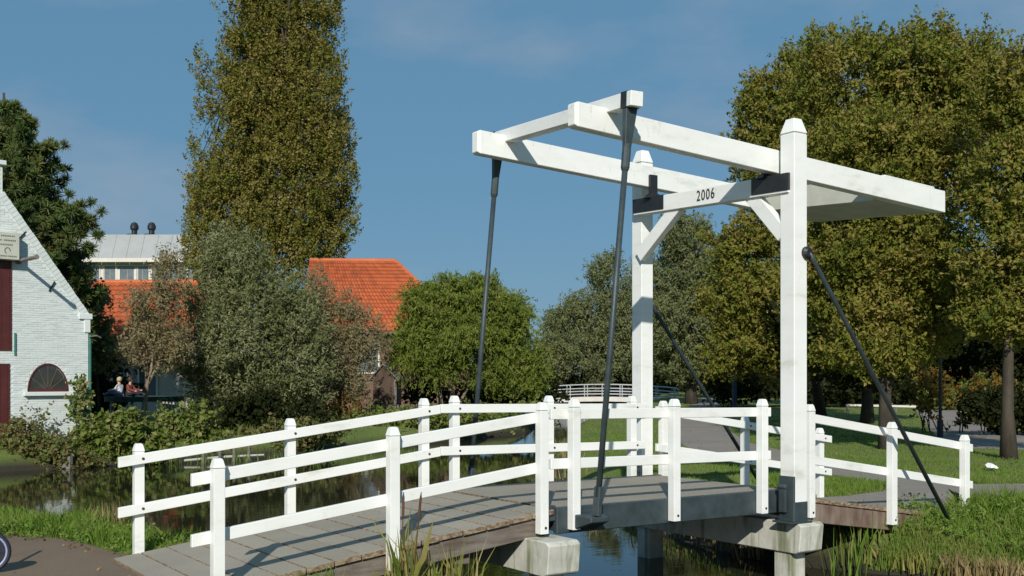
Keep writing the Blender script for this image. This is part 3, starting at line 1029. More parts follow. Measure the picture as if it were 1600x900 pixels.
# sign board
sg_u, sg_z0, sg_z1 = u_at(25.5), z_at(25, 408), z_at(25, 366)
sgn = thing('sign', 'cream sign box with small green lettering above the maroon loft door', 'sign', bp(sg_u + 0.8, sg_z0, 0.0))
MB().prism([bp(sg_u + 0.02, sg_z0, 0.03), bp(2 * UA - sg_u, sg_z0, 0.03), bp(2 * UA - sg_u, sg_z1, 0.03), bp(sg_u + 0.02, sg_z1, 0.03)], tuple(BN * 0.28)).build('board', M['sign_board'], sgn, 0.01)
m = MB()
hh = sg_z1 - sg_z0
for fz, segs in ((0.86, ((0.15, .5), (.56, .75), (.8, 1.3))), (0.70, ((0.12, .42), (.48, .95), (1.0, 1.35))), (0.54, ((0.2, .6), (.66, 1.2))), (0.12, ((0.1, .3), (.34, .62), (.68, 1.1)))):
    for a, b in segs:
        k = a
        while k < b:                                # letters too small to read: short strokes
            m.prism([bp(sg_u + k, sg_z0 + hh * fz - .018, 0.311), bp(sg_u + k + .03, sg_z0 + hh * fz - .018, 0.311), bp(sg_u + k + .03, sg_z0 + hh * fz + .018, 0.311), bp(sg_u + k, sg_z0 + hh * fz + .018, 0.311)], tuple(BN * 0.003))
            k += .045
m.build('lettering', M['sign_ink'], sgn)
m = MB()
zc_ = sg_z0 + hh * 0.32
for k in range(9):
    a0, a1 = -1.2 + k * .5, -1.2 + (k + 1) * .5
    m.bar(bp(sg_u + .33 + .07 * math.cos(a0), zc_ + .08 * math.sin(a0), .313), bp(sg_u + .33 + .07 * math.cos(a1), zc_ + .08 * math.sin(a1), .313), .022, .004, up=tuple(BN))
m.build('emblem', M['sign_ink'], sgn)

# ------------------------------------------------------------------ houses behind the trees


def tiled(name, P00, P10, P01, P11, parent, tw=0.24, th=0.32):
    """pantiles over a roof plane given by its four corners: eave left/right, ridge left/right"""
    P00, P10, P01, P11 = [np.array(p, float) for p in (P00, P10, P01, P11)]
    L = max(np.linalg.norm(P10 - P00), np.linalg.norm(P11 - P01)); H = np.linalg.norm(P01 - P00)
    nu, nv = int(L / tw), int(H / th)
    nrm = np.cross(P10 - P00, P01 - P00); nrm /= np.linalg.norm(nrm)
    if nrm[2] < 0: nrm = -nrm
    prof = [(0.0, 0.0), (0.25, 0.055), (0.5, 0.085), (0.75, 0.045)]
    V, F = [], []
    pt = lambda u, v: (P00 * (1 - u) + P10 * u) * (1 - v) + (P01 * (1 - u) + P11 * u) * v
    for j in range(nv):
        for i in range(nu):
            k = len(V)
            for vv_, lift in ((j / nv, 0.085), ((j + 1.06) / nv, 0.01)):
                for pu, ph in prof + [(1.0, 0.0)]:
                    V.append(pt((i + pu) / nu, min(vv_, 1.0)) + nrm * (ph + lift))
            for q in range(4):
                F.append((k + q, k + q + 1, k + 5 + q + 1, k + 5 + q))
            V2 = len(V)
            for pu, ph in prof + [(1.0, 0.0)]:
                V.append(pt((i + pu) / nu, j / nv) - nrm * 0.02)
            for q in range(4):
                F.append((V2 + q, V2 + q + 1, k + q + 1, k + q))
    o = npmesh(name, V, F, M['tile'], parent)
    return tag(o, kind='stuff')


def win(parent, c, r, nrm, w_, h_, mullions=1):
    """window: frame with pane(s) as sub-parts; c centre, r along, nrm outwards"""
    c, r, nrm = np.array(c), np.array(r), np.array(nrm)
    m = MB()
    q = lambda a, b, o: c + r * a + UP * b + nrm * o
    for a0, a1, b0, b1 in ((-w_ / 2, w_ / 2, -h_ / 2, -h_ / 2 + .08), (-w_ / 2, w_ / 2, h_ / 2 - .08, h_ / 2), (-w_ / 2, -w_ / 2 + .08, -h_ / 2 + .08, h_ / 2 - .08), (w_ / 2 - .08, w_ / 2, -h_ / 2 + .08, h_ / 2 - .08)):
        m.prism([q(a0, b0, .0), q(a1, b0, .0), q(a1, b1, .0), q(a0, b1, .0)], tuple(nrm * .06))
    f = m.build('window', M['far_white'], parent)
    n = mullions + 1
    for i in range(n):
        a0, a1 = -w_ / 2 + .08 + (w_ - .16) * i / n + .02, -w_ / 2 + .08 + (w_ - .16) * (i + 1) / n - .02
        MB().prism([q(a0, -h_ / 2 + .08, .005), q(a1, -h_ / 2 + .08, .005), q(a1, h_ / 2 - .08, .005), q(a0, h_ / 2 - .08, .005)], tuple(nrm * .02)).build('pane', M['glass_blue'], f)
    return f


def house(name, label, px0, px1, d, y_eave, y_ridge, yaw_deg, depth, hip=0.0, windows=(), wallmat='wall_brown'):
    """long house seen on its eaves side; px0..px1 ridge ends (photo columns) at depth d"""
    th = math.radians(yaw_deg)
    r = RT * math.cos(th) + FW * math.sin(th)
    n = RT * math.sin(th) - FW * math.cos(th)
    a = on(px0, d, 0); L = (px1 - px0) / FPX * d / math.cos(th)
    ze = CAM[2] + (HOR - y_eave) / FPX * (d - depth / 2); zr_ = CAM[2] + (HOR - y_ridge) / FPX * d
    h = thing(name, label, 'house', (a[0], a[1], GZ))
    q = lambda s, o, z: np.array([a[0], a[1], 0]) + r * s + n * o + UP * z
    hd = depth / 2
    MB().prism([q(0.2, hd - .3, GZ - .2), q(L - .2 + hip, hd - .3, GZ - .2), q(L - .2 + hip, -hd + .3, GZ - .2), q(0.2, -hd + .3, GZ - .2)], (0, 0, ze - GZ + .2)).build('wall', M[wallmat], h)
    for s in (0.2,):
        MB().prism([q(s, hd - .3, ze), q(s, 0, zr_ - .15), q(s, -hd + .3, ze)], tuple(r * 0.25)).build('gable', M[wallmat], h)
    if not hip:
        MB().prism([q(L - .45, hd - .3, ze), q(L - .45, 0, zr_ - .15), q(L - .45, -hd + .3, ze)], tuple(r * 0.25)).build('gable', M[wallmat], h)
    rf = part('roof', h)
    tiled('roof_tiles', q(0, hd, ze - .05), q(L + hip, hd, ze - .05), q(0, 0, zr_), q(L, 0, zr_), rf)
    tiled('roof_tiles', q(0, -hd, ze - .05), q(L + hip, -hd, ze - .05), q(0, 0, zr_), q(L, 0, zr_), rf)
    if hip:
        tiled('roof_tiles', q(L + hip, hd, ze - .05), q(L + hip, -hd, ze - .05), q(L, 0.02, zr_), q(L, -.02, zr_), rf)
        for s in (1, -1):
            MB().tube([q(L + hip, s * hd, ze), q(L, 0, zr_ + .05)], 0.11, 8).build('hip_tiles', M['tile'], rf)
    MB().tube([q(0, 0, zr_ + .05), q(L, 0, zr_ + .05)], 0.13, 8).build('ridge_tiles', M['tile'], rf)
    MB().tube([q(0, hd + .05, ze - .1), q(L + hip, hd + .05, ze - .1)], 0.07, 6).build('gutter', M['wood_grey'], h)
    for px, py, w_, h_ in windows:
        s = ((px - px0) / FPX * (d - hd)) / math.cos(th)
        win(h, q(s, hd - .3, CAM[2] + (HOR - py) / FPX * (d - hd)), r, n, w_, h_)
    return h


house('farmhouse', 'farmhouse with bright orange hipped roof behind the round green willow', 484, 616, 62, 517, 408, 4, 9.5, hip=4.2, windows=((500, 585, 1.2, 1.6), (590, 560, 1.2, 1.6)))
house('cottage', 'low cottage with orange tiled roof behind the pine and rusty shrub', 108, 335, 52, 562, 443, -2, 8.0, windows=((228, 597, 1.3, 1.5), (262, 597, 1.6, 1.5), (292, 597, 0.9, 1.5), (180, 597, 1.2, 1.5)), wallmat='wall_pale')

# pale flat office building with sheet roof
d = 95
ofb = thing('office_building', 'pale grey building with sheet metal roof and a band of windows behind the orange cottage', 'building', on(215, d, GZ))
a = on(70, d, 0)
L = (355 - 70) / FPX * d
q = lambda s, o, py: np.array([a[0], a[1], 0]) + RT * s + FW * o + UP * (CAM[2] + (HOR - py) / FPX * d)
MB().prism([q(0.6, 0, 640), q(L - .6, 0, 640), q(L - .6, 0, 404), q(0.6, 0, 404)], tuple(FW * 10)).build('wall', M['wall_pale'], ofb)
zt0, zt1 = q(0, 0, 409)[2], q(0, 0, 368)[2]
nsh = 13
for i in range(nsh):
    s0, s1 = L * i / nsh + .01, L * (i + 1) / nsh - .01
    MB().prism([q(s0, -.8, 0) * (1, 1, 0) + UP * zt0, q(s1, -.8, 0) * (1, 1, 0) + UP * zt0, q(s1, .5, 0) * (1, 1, 0) + UP * zt1, q(s0, .5, 0) * (1, 1, 0) + UP * zt1], (0, 0, 0.12)).build('roof_panel', M['zinc'], ofb)
MB().prism([q(0, .55, 0) * (1, 1, 0) + UP * (zt1 + .06), q(L, .55, 0) * (1, 1, 0) + UP * (zt1 + .06), q(L, 8, 0) * (1, 1, 0) + UP * (zt1 + .06), q(0, 8, 0) * (1, 1, 0) + UP * (zt1 + .06)], (0, 0, 0.1)).build('roof_top', M['zinc'], ofb)
MB().prism([q(-.05, -.95, 411), q(L, -.95, 411), q(L, -.95, 405), q(-.05, -.95, 405)], tuple(FW * 0.12)).build('fascia', M['far_white'], ofb)
for px, w_ in ((146, 1.2), (172, 1.1), (199, 1.9), (223, 1.2), (250, 1.6), (278, 1.4), (305, 1.4), (120, 1.3), (95, 1.3)):
    s = (px - 70) / FPX * d
    win(ofb, q(s, -0.002, 428), RT, -FW, w_, 1.55, 1)
for px in (160, 186, 212, 236):
    s = (px - 70) / FPX * d
    MB().prism([q(s - .12, -.02, 444), q(s + .12, -.02, 444), q(s + .12, -.02, 421), q(s - .12, -.02, 421)], tuple(-FW * 0.1)).build('pier_panel', M['far_white'], ofb)
for px in (210, 237):
    v = thing('roof_vent', 'black roof vent, %s of the pair on the grey sheet roof' % ('left' if px == 210 else 'right'), 'vent', on(px, d + 1.6, zt1 + .16), 'black vents on the sheet roof')
    c = on(px, d + 1.6, zt1 + .16)
    MB().box(c[0] - .65, c[0] + .65, c[1] - .4, c[1] + .4, c[2], c[2] + .13).build('base_plate', M['black'], v)
    MB().lathe(c, [(.24, .1), (.24, .5)], 12).build('stem', M['black'], v)
    MB().lathe(c, [(.24, .48), (.36, .62), (.36, .9), (.28, 1.02), (.28, 1.1), (.12, 1.2)], 12).build('cowl', M['black'], v)

# small dark shed
d = 50
sh = thing('shed', 'small dark wooden shed with a pitched roof beside the round willow', 'shed', on(600, d, GZ))
a = on(583, d, 0)
q = lambda s, o, z: np.array([a[0], a[1], 0]) + RT * s + FW * o + UP * z
zw, za_ = CAM[2] + (HOR - 593) / FPX * d, CAM[2] + (HOR - 570) / FPX * d
MB().prism([q(0, 0, GZ), q(1.05, 0, GZ), q(1.05, 0, zw), q(.45, 0, za_ - .06), q(0, 0, zw + .05)], tuple(FW * 2.4)).build('wall', M['shed'], sh)
MB().prism([q(.45, -.12, za_), q(1.2, -.12, zw - .12), q(1.2, -.12, zw - .04), q(.45, -.12, za_ + .08)], tuple(FW * 2.7)).build('roof_slope', M['wood_grey'], sh)
MB().prism([q(.45, -.12, za_), q(-.2, -.12, zw - .08), q(-.2, -.12, zw), q(.45, -.12, za_ + .08)], tuple(FW * 2.7)).build('roof_slope', M['wood_grey'], sh)
MB().prism([q(.95, -.03, GZ), q(1.07, -.03, GZ), q(1.07, -.03, zw), q(.95, -.03, zw)], tuple(FW * .1)).build('corner_post', M['wood_grey'], sh)


def picket_fence(label, px0, px1, d0, d1, h, mat, step=0.13, wd=0.08):
    A, B = on(px0, d0, GZ), on(px1, d1, GZ)
    f = thing('picket_fence', label, 'fence', (A + B) / 2)
    L = np.linalg.norm(B - A); t = (B - A) / L; n = np.cross(t, UP)
    for k in range(int(L / step)):
        p = A + t * (k * step)
        hh_ = h * rng.uniform(0.9, 1.06)
        m = MB().prism([p, p + t * wd, p + t * wd + UP * hh_, p + t * wd / 2 + UP * (hh_ + .06), p + UP * hh_], tuple(n * .02))
        m.build('picket', mat, f)
    for zz in (0.3, 0.75):
        MB().bar(A + UP * h * zz - n * .03, B + UP * h * zz - n * .03, .03, .06).build('fence_rail', mat, f)


picket_fence('low weathered picket fence in front of the dark shed', 560, 665, 46.5, 45, 0.62, M['wood_grey'])
picket_fence('short pale picket fence beside the trampoline', 254, 312, 43, 43, 0.8, plain('pale_pickets', (0.42, 0.38, 0.28), 0.85))

# ------------------------------------------------------------------ far footbridge
d = 92
fb = thing('footbridge', 'distant low white footbridge with tubular railings over the canal', 'bridge', on(943, d, GZ))
r = np.array([math.cos(math.radians(45)), -math.sin(math.radians(45)), 0]); n = np.array([-math.sin(math.radians(45)), -math.cos(math.radians(45)), 0])
c = on(943, d, 0); c[2] = 0
HL = 6.0
arch = lambda s: -0.33 - 0.30 * (s / HL) ** 2
zs = np.linspace(-HL, HL, 13)
m = MB()
for a_, b_ in zip(zs[:-1], zs[1:]):
    P = [c + r * a_ + n * 1.0, c + r * b_ + n * 1.0, c + r * b_ - n * 1.0, c + r * a_ - n * 1.0]
    za, zb = arch(a_), arch(b_)
    m.hexa([P[0] + UP * (za - .38), P[1] + UP * (zb - .38), P[2] + UP * (zb - .38), P[3] + UP * (za - .38), P[0] + UP * za, P[1] + UP * zb, P[2] + UP * zb, P[3] + UP * za])
m.build('deck', M['far_white'], fb)
for s in (-1, 1):
    p = c + r * s * (HL + .5)
    MB().prism([p - r * .8 + n * 1.15 + UP * -1.4, p + r * .8 + n * 1.15 + UP * -1.4, p + r * .8 - n * 1.15 + UP * -1.4, p - r * .8 - n * 1.15 + UP * -1.4], (0, 0, .72)).build('abutment', M['concrete'], fb)
for s in (-1, 1):
    rl = part('railing', fb)
    for hz_ in (0.22, 0.46, 0.70, 1.02):
        pts = [c + r * x + n * s * 0.95 + UP * (arch(x) + hz_) for x in zs]
        pts = [pts[0] - r * .25 - UP * .12 + UP * (0 if hz_ < 1 else -.05)] + pts + [pts[-1] + r * .25 - UP * .12]
        MB().tube(pts, 0.035 if hz_ < 1 else 0.045, 6).build('rail', M['far_rail'], rl)
    for x in np.linspace(-HL + .1, HL - .1, 9):
        p = c + r * x + n * s * 0.95 + UP * arch(x)
        MB().tube([p - UP * .15, p + UP * 1.02], 0.04, 6).build('post', M['far_rail'], rl)

# ------------------------------------------------------------------ trees


def unit(v):
    return v / (np.linalg.norm(v, axis=-1, keepdims=True) + 1e-9)


def leaves_at(C, size, aspect, droop=0.0, out=None, nrm_up=0.3):
    """diamond leaves at centres C; droop 0..1 turns them to hang"""
    n = len(C)
    ax = unit(rng.normal(size=(n, 3)) * (1 - droop * 0.8) + np.array([0, 0, -1.0]) * droop * 1.6)
    nr = unit(rng.normal(size=(n, 3)) + np.array([0, 0, nrm_up]) + (0 if out is None else out * 1.2))
    sd_ = unit(np.cross(ax, nr))
    s = size * rng.uniform(0.5, 1.45, (n, 1))
    a = ax * s * 0.5
    b = sd_ * s * 0.5 / aspect
    bend = unit(np.cross(sd_, ax)) * s * 0.08
    V = np.stack([C - a, C + b * 1.0 - a * 0.1 + bend, C + a, C - b - a * 0.1 + bend], 1).reshape(-1, 3)
    F = np.arange(4 * n).reshape(n, 4)
    return V, F


def scatter(lobes, n_clump, per, clump_r, shell=0.55, flat=1.0, nsub=11, sub=0.40, rise=0.5, spray=3.0):
    """leaf points in clumps on the skin of smaller lobes that sit round each big lobe; also the outward direction"""
    Cs = np.array([l[0] for l in lobes]); R = np.array([l[1] for l in lobes])
    wgt = R[:, 0] * R[:, 2]
    sc_, sr_, so_ = [], [], []
    for c_, r_ in zip(Cs, R):
        dv = unit(rng.normal(size=(nsub, 3)))
        sc_.append(c_ + dv * r_ * rng.uniform(0.45, 0.85, (nsub, 1)))
        sr_.append(r_ * sub * rng.uniform(0.65, 1.25, (nsub, 1)))
    sc_, sr_ = np.concatenate(sc_), np.concatenate(sr_)
    k = rng.choice(len(lobes), n_clump, p=wgt / wgt.sum()) * nsub + rng.integers(0, nsub, n_clump)
    dirs = unit(rng.normal(size=(n_clump, 3)))
    rad = shell + (1 - shell) * rng.random((n_clump, 1)) ** 0.6
    cc = sc_[k] + dirs * sr_[k] * rad
    fill = rng.random(n_clump) < 0.42                     # the rest fills the big lobe
    k2 = k // nsub
    cc[fill] = (Cs[k2] + dirs * R[k2] * (0.55 + 0.42 * rng.random((n_clump, 1))))[fill]
    npt = rng.poisson(per, n_clump)
    idx = np.repeat(np.arange(n_clump), npt)
    out = unit(dirs + unit(cc - Cs[k // nsub]) * 0.8)
    sdir = unit(out + np.array([0, 0, rise]) + 0.55 * rng.normal(size=(n_clump, 3)))     # the way each twig points
    L = clump_r * spray * rng.uniform(0.5, 1.3, (n_clump, 1))
    t = rng.random((len(idx), 1))
    g = np.clip(rng.normal(size=(len(idx), 3)), -1.6, 1.6) * clump_r * (0.62 - 0.42 * t)
    p = cc[idx] + sdir[idx] * (t - 0.25) * L[idx] + g
    p[:, 2] += min(rise, 0) * (t[:, 0] ** 2) * L[idx, 0] * 0.4
    return p, out[idx], (cc, sdir, L)


def lobe(px, py, rx, ry, d, dz=0.0, depth=None):
    p = at(px, py, d + dz)
    k = (d + dz) / FPX
    return (p, np.array([rx * k, depth if depth else rx * k, ry * k]))


def limbs(mb, base, top, lobes, r0, rt_=0.35, frac=(0.3, 0.8), crook=0.010):
    """tapered trunk to top and a limb to each lobe centre"""
    base, top = np.array(base, float), np.array(top, float)
    n = 7
    H = np.linalg.norm(top - base)
    pts = []
    for i in range(n):
        f = i / (n - 1)
        pts.append(base * (1 - f) + top * f + (rng.normal(size=3) * H * crook * (0 < i < n - 1)) * (1, 1, 0))
    rad = [r0 * (1.35 if i == 0 else 1 - (1 - rt_) * i / (n - 1)) for i in range(n)]
    mb.tube(pts, rad, 9)
    for l in lobes:
        f = rng.uniform(*frac)
        i = min(int(f * (n - 1)), n - 2)
        s = pts[i] + (pts[i + 1] - pts[i]) * (f * (n - 1) - i)
        e = l[0] + rng.normal(size=3) * l[1] * 0.15
        mid = (s + e) / 2 + UP * 0.12 * np.linalg.norm(e - s) + rng.normal(size=3) * 0.05 * np.linalg.norm(e - s)
        rb = r0 * 0.42 * (1 - 0.4 * f)
        mb.tube([s, mid, e], [rb, rb * .65, rb * .25], 6)
        for _ in range(4):
            e2 = l[0] + unit(rng.normal(size=3)) * l[1] * 0.85
            m2 = (mid + e2) / 2 + rng.normal(size=3) * .06 * np.linalg.norm(e2 - mid)
            mb.tube([mid * .5 + e * .5, m2, e2], [rb * .4, rb * .22, rb * .06], 5)


def tree(name, label, lobes, base, top, r0, leaf, mat, n_clump, per, clump_r, aspect=1.6, droop=0.0, bark='trunk', group=None, cat='tree', frac=(0.3, 0.8), shell=0.5, stems=None, nsub=11, sub=0.40, rise=0.5, spray=3.0):
    t = thing(name, label, cat, base, group)
    mb = MB()
    limbs(mb, base, top, lobes, r0, frac=frac)
    for b2, t2, r2 in (stems or []):
        limbs(mb, b2, t2, [], r2)
    C, O, tw = scatter(lobes, n_clump, per, clump_r, shell, nsub=nsub, sub=sub, rise=rise, spray=spray)
    for i in rng.integers(0, n_clump, 260):                # some of the twigs that carry the sprays
        a_ = tw[0][i] - tw[1][i] * tw[2][i] * 0.6; b_ = tw[0][i] + tw[1][i] * tw[2][i] * 0.8
        mb.tube([a_, (a_ + b_) / 2, b_], [r0 * .05, r0 * .035, r0 * .01], 3, cap=False)
    mb.build('trunk', M[bark], t, smooth=True)
    k = C[:, 2] > GZ + 0.1
    V, F = leaves_at(C[k], leaf, aspect, droop, O[k])
    npmesh('crown', V, F, M[mat], t)
    return t


# tall poplar, several upright leaders
d = 74
lb = []
for px, y0, y1, rx in ((362, 0, 430, 36), (390, -170, 420, 52), (440, -210, 430, 55), (490, -150, 420, 50), (518, -20, 420, 36), (332, 260, 450, 40), (528, 230, 390, 34), (420, 300, 450, 80), (470, 60, 440, 62), (390, 60, 440, 62), (430, -100, 300, 60), (312, 330, 460, 30), (505, 280, 420, 40), (345, 230, 430, 38), (510, 100, 330, 36), (538, 190, 370, 20), (306, 235, 300, 12), (300, 330, 400, 14)):
    steps = max(2, int((y1 - y0) / 55))
    for i in range(steps):
        f = (i + .5) / steps
        lb.append(lobe(430 + (px - 430) * (0.86 + 0.15 * np.clip((y0 + (y1 - y0) * f) / 300, 0, 1)) + rng.uniform(-6, 6), y0 + (y1 - y0) * f, 0.92 * rx * (0.72 + 0.3 * math.sin(math.pi * min(1, f + .2))), 58, d, rng.uniform(-1.6, 1.6), 1.6))
lb.append(lobe(316, 118, 17, 46, d, -.3, .8))
lb.append(lobe(322, 160, 16, 40, d, -.3, .8))
pb = on(425, d, GZ)
tree('poplar', 'very tall poplar with upright olive crown rising beyond the top of the picture', lb, pb, at(430, -120, d), 0.30, 0.145, 'l_poplar', 9200, 28, 0.25, 1.25, frac=(0.25, 0.9), shell=0.25, nsub=7, sub=0.5, rise=1.6, spray=4.0)

# round green willow in the middle
d = 45
lb = [lobe(px, py, rx, ry, d, dz, dp) for px, py, rx, ry, dz, dp in ((675, 478, 45, 38, 0, 1.4), (735, 468, 50, 36, .3, 1.5), (790, 492, 40, 40, .2, 1.3), (648, 525, 36, 38, -.2, 1.2), (715, 530, 60, 42, -.6, 1.4), (800, 545, 38, 42, 0, 1.2), (640, 560, 26, 24, -.3, .8), (775, 575, 46, 26, .3, 1.1), (690, 565, 40, 22, -.4, .9), (760, 450, 20, 22, .2, .5), (700, 448, 16, 20, .1, .5), (825, 585, 26, 26, 0, .8))]
tree('willow', 'round bright green willow with several pale stems beside the far bank', lb, on(700, d, GZ), at(720, 500, d), 0.10, 0.165, 'l_willow', 3000, 26, 0.17, 3.4, 0.45, 'trunk_pale', frac=(0.4, 0.95), shell=0.3, rise=-0.5, spray=5.0,
     stems=[(on(692, d, GZ), at(680, 520, d), .08), (on(706, d, GZ), at(760, 540, d), .08), (on(688, d, GZ), at(672, 540, d), .06)])

# grey willows on the left bank
d = 40
lb = [lobe(px, py, rx, ry, d, dz, dp) for px, py, rx, ry, dz, dp in ((375, 425, 42, 55, 0, 1.2), (330, 480, 48, 50, .2, 1.3), (410, 490, 55, 50, -.2, 1.3), (370, 540, 70, 55, -.5, 1.5), (450, 560, 50, 50, .1, 1.2), (310, 560, 42, 45, .1, 1.1), (395, 600, 70, 38, -.2, 1.2), (440, 480, 35, 40, .3, .9), (345, 400, 26, 40, .1, .7), (475, 520, 32, 46, .2, .9), (490, 575, 32, 42, .2, .9), (340, 620, 50, 26, 0, 1), (470, 620, 46, 26, 0, 1))]
tree('grey_willow', 'large bushy grey green willow on the far bank in front of the poplar', lb, on(385, d, GZ), at(380, 470, d), 0.14, 0.15, 'l_grey', 3300, 23, 0.15, 3.2, 0.1, shell=0.15, rise=1.0, spray=6.5)
d = 37
lb = [lobe(px, py, rx, ry, d, dz, dp) for px, py, rx, ry, dz, dp in ((235, 490, 38, 42, 0, 1), (262, 440, 26, 45, .1, .8), (222, 545, 36, 34, -.2, .9), (268, 545, 34, 38, .1, .9))]
tree('rusty_shrub', 'thin grey and rusty leaved small tree with forked pale trunk near the trampoline', lb, on(221, d, GZ - .1), at(238, 560, d), 0.10, 0.11, 'l_rusty', 760, 16, 0.17, 2.4, 0.1, 'trunk_pale', frac=(0.55, 0.95), shell=0.3, rise=0.9, spray=4.0, stems=[(at(226, 610, d), at(262, 540, d), .07)])
d = 43
lb = [lobe(px, py, rx, ry, d, dz, dp) for px, py, rx, ry, dz, dp in ((528, 500, 34, 46, 0, 1), (498, 505, 30, 60, .2, .9), (572, 525, 26, 36, .2, .8), (492, 452, 18, 34, .3, .6), (482, 490, 22, 40, .3, .7), (510, 575, 40, 42, .1, 1.1), (560, 555, 34, 44, -.1, 1), (545, 605, 40, 26, 0, 1), (490, 620, 40, 26, 0, .9))]
tree('grey_shrub', 'tall grey leaved shrub in front of the farmhouse roof', lb, on(530, d, GZ), at(535, 540, d), 0.08, 0.125, 'l_rusty', 1300, 20, 0.19, 2.6, 0.1, shell=0.35, rise=0.9, spray=4.0)

# willows and trees behind the footbridge
d = 100
lb = [lobe(px, py, rx, ry, d, dz) for px, py, rx, ry, dz in ((960, 440, 42, 48, 0), (925, 500, 50, 50, 1), (985, 510, 45, 60, -1), (885, 520, 40, 50, 2), (940, 555, 55, 45, -1), (868, 560, 32, 40, 1))]
tree('far_willow', 'grey green willow behind the left half of the distant footbridge', lb, on(925, d, GZ), at(935, 480, d), 0.35, 0.27, 'l_dull', 2400, 24, 0.42, 2.6, 0.3, shell=0.45)
d = 74
lb = [lobe(px, py, rx, ry, d, dz) for px, py, rx, ry, dz in ((1075, 380, 45, 48, 0), (1050, 440, 50, 50, 1), (1110, 440, 45, 55, -1), (1070, 510, 60, 55, -1), (1120, 540, 45, 50, 1), (1030, 540, 40, 45, 1), (1085, 575, 50, 25, 0))]
tree('far_willow', 'tall dull green willow with thick trunk behind the right end of the distant footbridge', lb, on(1080, d, GZ), at(1075, 430, d), 0.36, 0.22, 'l_dull', 2800, 26, 0.32, 2.6, 0.3, shell=0.45)

# the big broadleaved trees on the right
d = 28
lb = [lobe(px, py, rx, ry, d, dz, dp) for px, py, rx, ry, dz, dp in ((1320, 130, 75, 80, .5, 1.4), (1425, 116, 75, 75, .3, 1.3), (1490, 140, 70, 75, .8, 1.3), (1300, 260, 60, 80, -.5, 1.5), (1370, 250, 95, 85, -.8, 1.6), (1470, 260, 85, 90, -.2, 1.5), (1310, 370, 95, 80, -.6, 1.6), (1420, 380, 95, 80, -.8, 1.6), (1340, 470, 90, 65, -.4, 1.5), (1440, 480, 80, 65, -.3, 1.4), (1390, 545, 60, 40, -.6, 1.1), (1330, 545, 45, 40, -1, 1), (1340, 78, 22, 30, .5, .5), (1460, 66, 26, 34, .3, .5), (1420, 74, 20, 26, .3, .4), (1535, 95, 34, 44, .6, .6), (1540, 180, 44, 60, .6, .9))]
tree('broadleaf_tree', 'big broadleaved tree with olive crown, trunk just right of the tall gate post', lb, on(1386, 27.6, GZ), at(1385, 260, d), 0.17, 0.11, 'l_big', 5600, 26, 0.16, 2.0, 0.2, frac=(0.3, 0.95), shell=0.25, nsub=14, rise=0.5, spray=4.0)
d = 24.5
lb = [lobe(px, py, rx, ry, d, dz, dp) for px, py, rx, ry, dz, dp in ((1582, 150, 56, 66, .2, 1), (1600, 105, 30, 30, .2, .6), (1640, 200, 80, 90, 0, 1.2), (1580, 290, 70, 75, -.2, 1.2), (1650, 350, 80, 90, 0, 1.2), (1560, 400, 60, 65, -.3, 1), (1600, 480, 75, 55, -.2, 1.1), (1680, 480, 70, 70, 0, 1.1), (1545, 500, 40, 35, -.2, .7))]
tree('broadleaf_tree', 'broadleaved tree at the right edge of the picture with a dark leaning trunk', lb, on(1577, 24.2, GZ), at(1586, 280, d), 0.15, 0.105, 'l_big', 3000, 26, 0.15, 2.0, 0.2, frac=(0.35, 0.95), shell=0.25, nsub=14, rise=0.4, spray=4.0)
d = 45
lb = [lobe(px, py, rx, ry, d, dz, dp) for px, py, rx, ry, dz, dp in ((1235, 170, 62, 66, 0, 1.8), (1260, 265, 75, 75, -.5, 2.2), (1205, 255, 45, 60, 0, 1.6), (1220, 345, 62, 60, 0, 1.9), (1160, 400, 48, 52, 0, 1.5), (1290, 360, 60, 70, .3, 2), (1140, 470, 45, 50, -.2, 1.4), (1205, 460, 60, 60, -.4, 1.9), (1165, 540, 50, 40, -.2, 1.5), (1270, 470, 60, 60, .4, 1.9), (1220, 555, 45, 32, 0, 1.3), (1130, 560, 30, 28, -.1, .9), (1280, 550, 45, 30, .4, 1.4), (1180, 150, 22, 32, 0, .7), (1240, 106, 22, 28, 0, .7), (1172, 210, 18, 45, 0, .6), (1290, 90, 30, 34, .2, .9))]
tree('broadleaf_tree', 'broadleaved tree with low hanging branches, its left side between the two tall gate posts', lb, on(1284, 46.5, GZ), at(1250, 300, d), 0.2, 0.155, 'l_big', 5200, 26, 0.22, 2.0, 0.25, frac=(0.35, 0.95), shell=0.25, nsub=13, rise=0.3, spray=4.0)
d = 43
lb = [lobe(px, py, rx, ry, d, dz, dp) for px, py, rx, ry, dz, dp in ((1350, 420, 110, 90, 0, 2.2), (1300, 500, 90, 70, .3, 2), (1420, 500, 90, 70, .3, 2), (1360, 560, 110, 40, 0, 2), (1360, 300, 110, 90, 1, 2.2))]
tree('broadleaf_tree', 'shaded broadleaved tree standing behind the big tree, thin dark trunk', lb, on(1355, d, GZ), at(1355, 400, d), 0.22, 0.2, 'l_dark_shaded', 1500, 22, 0.36, 1.8, 0.2, shell=0.4)
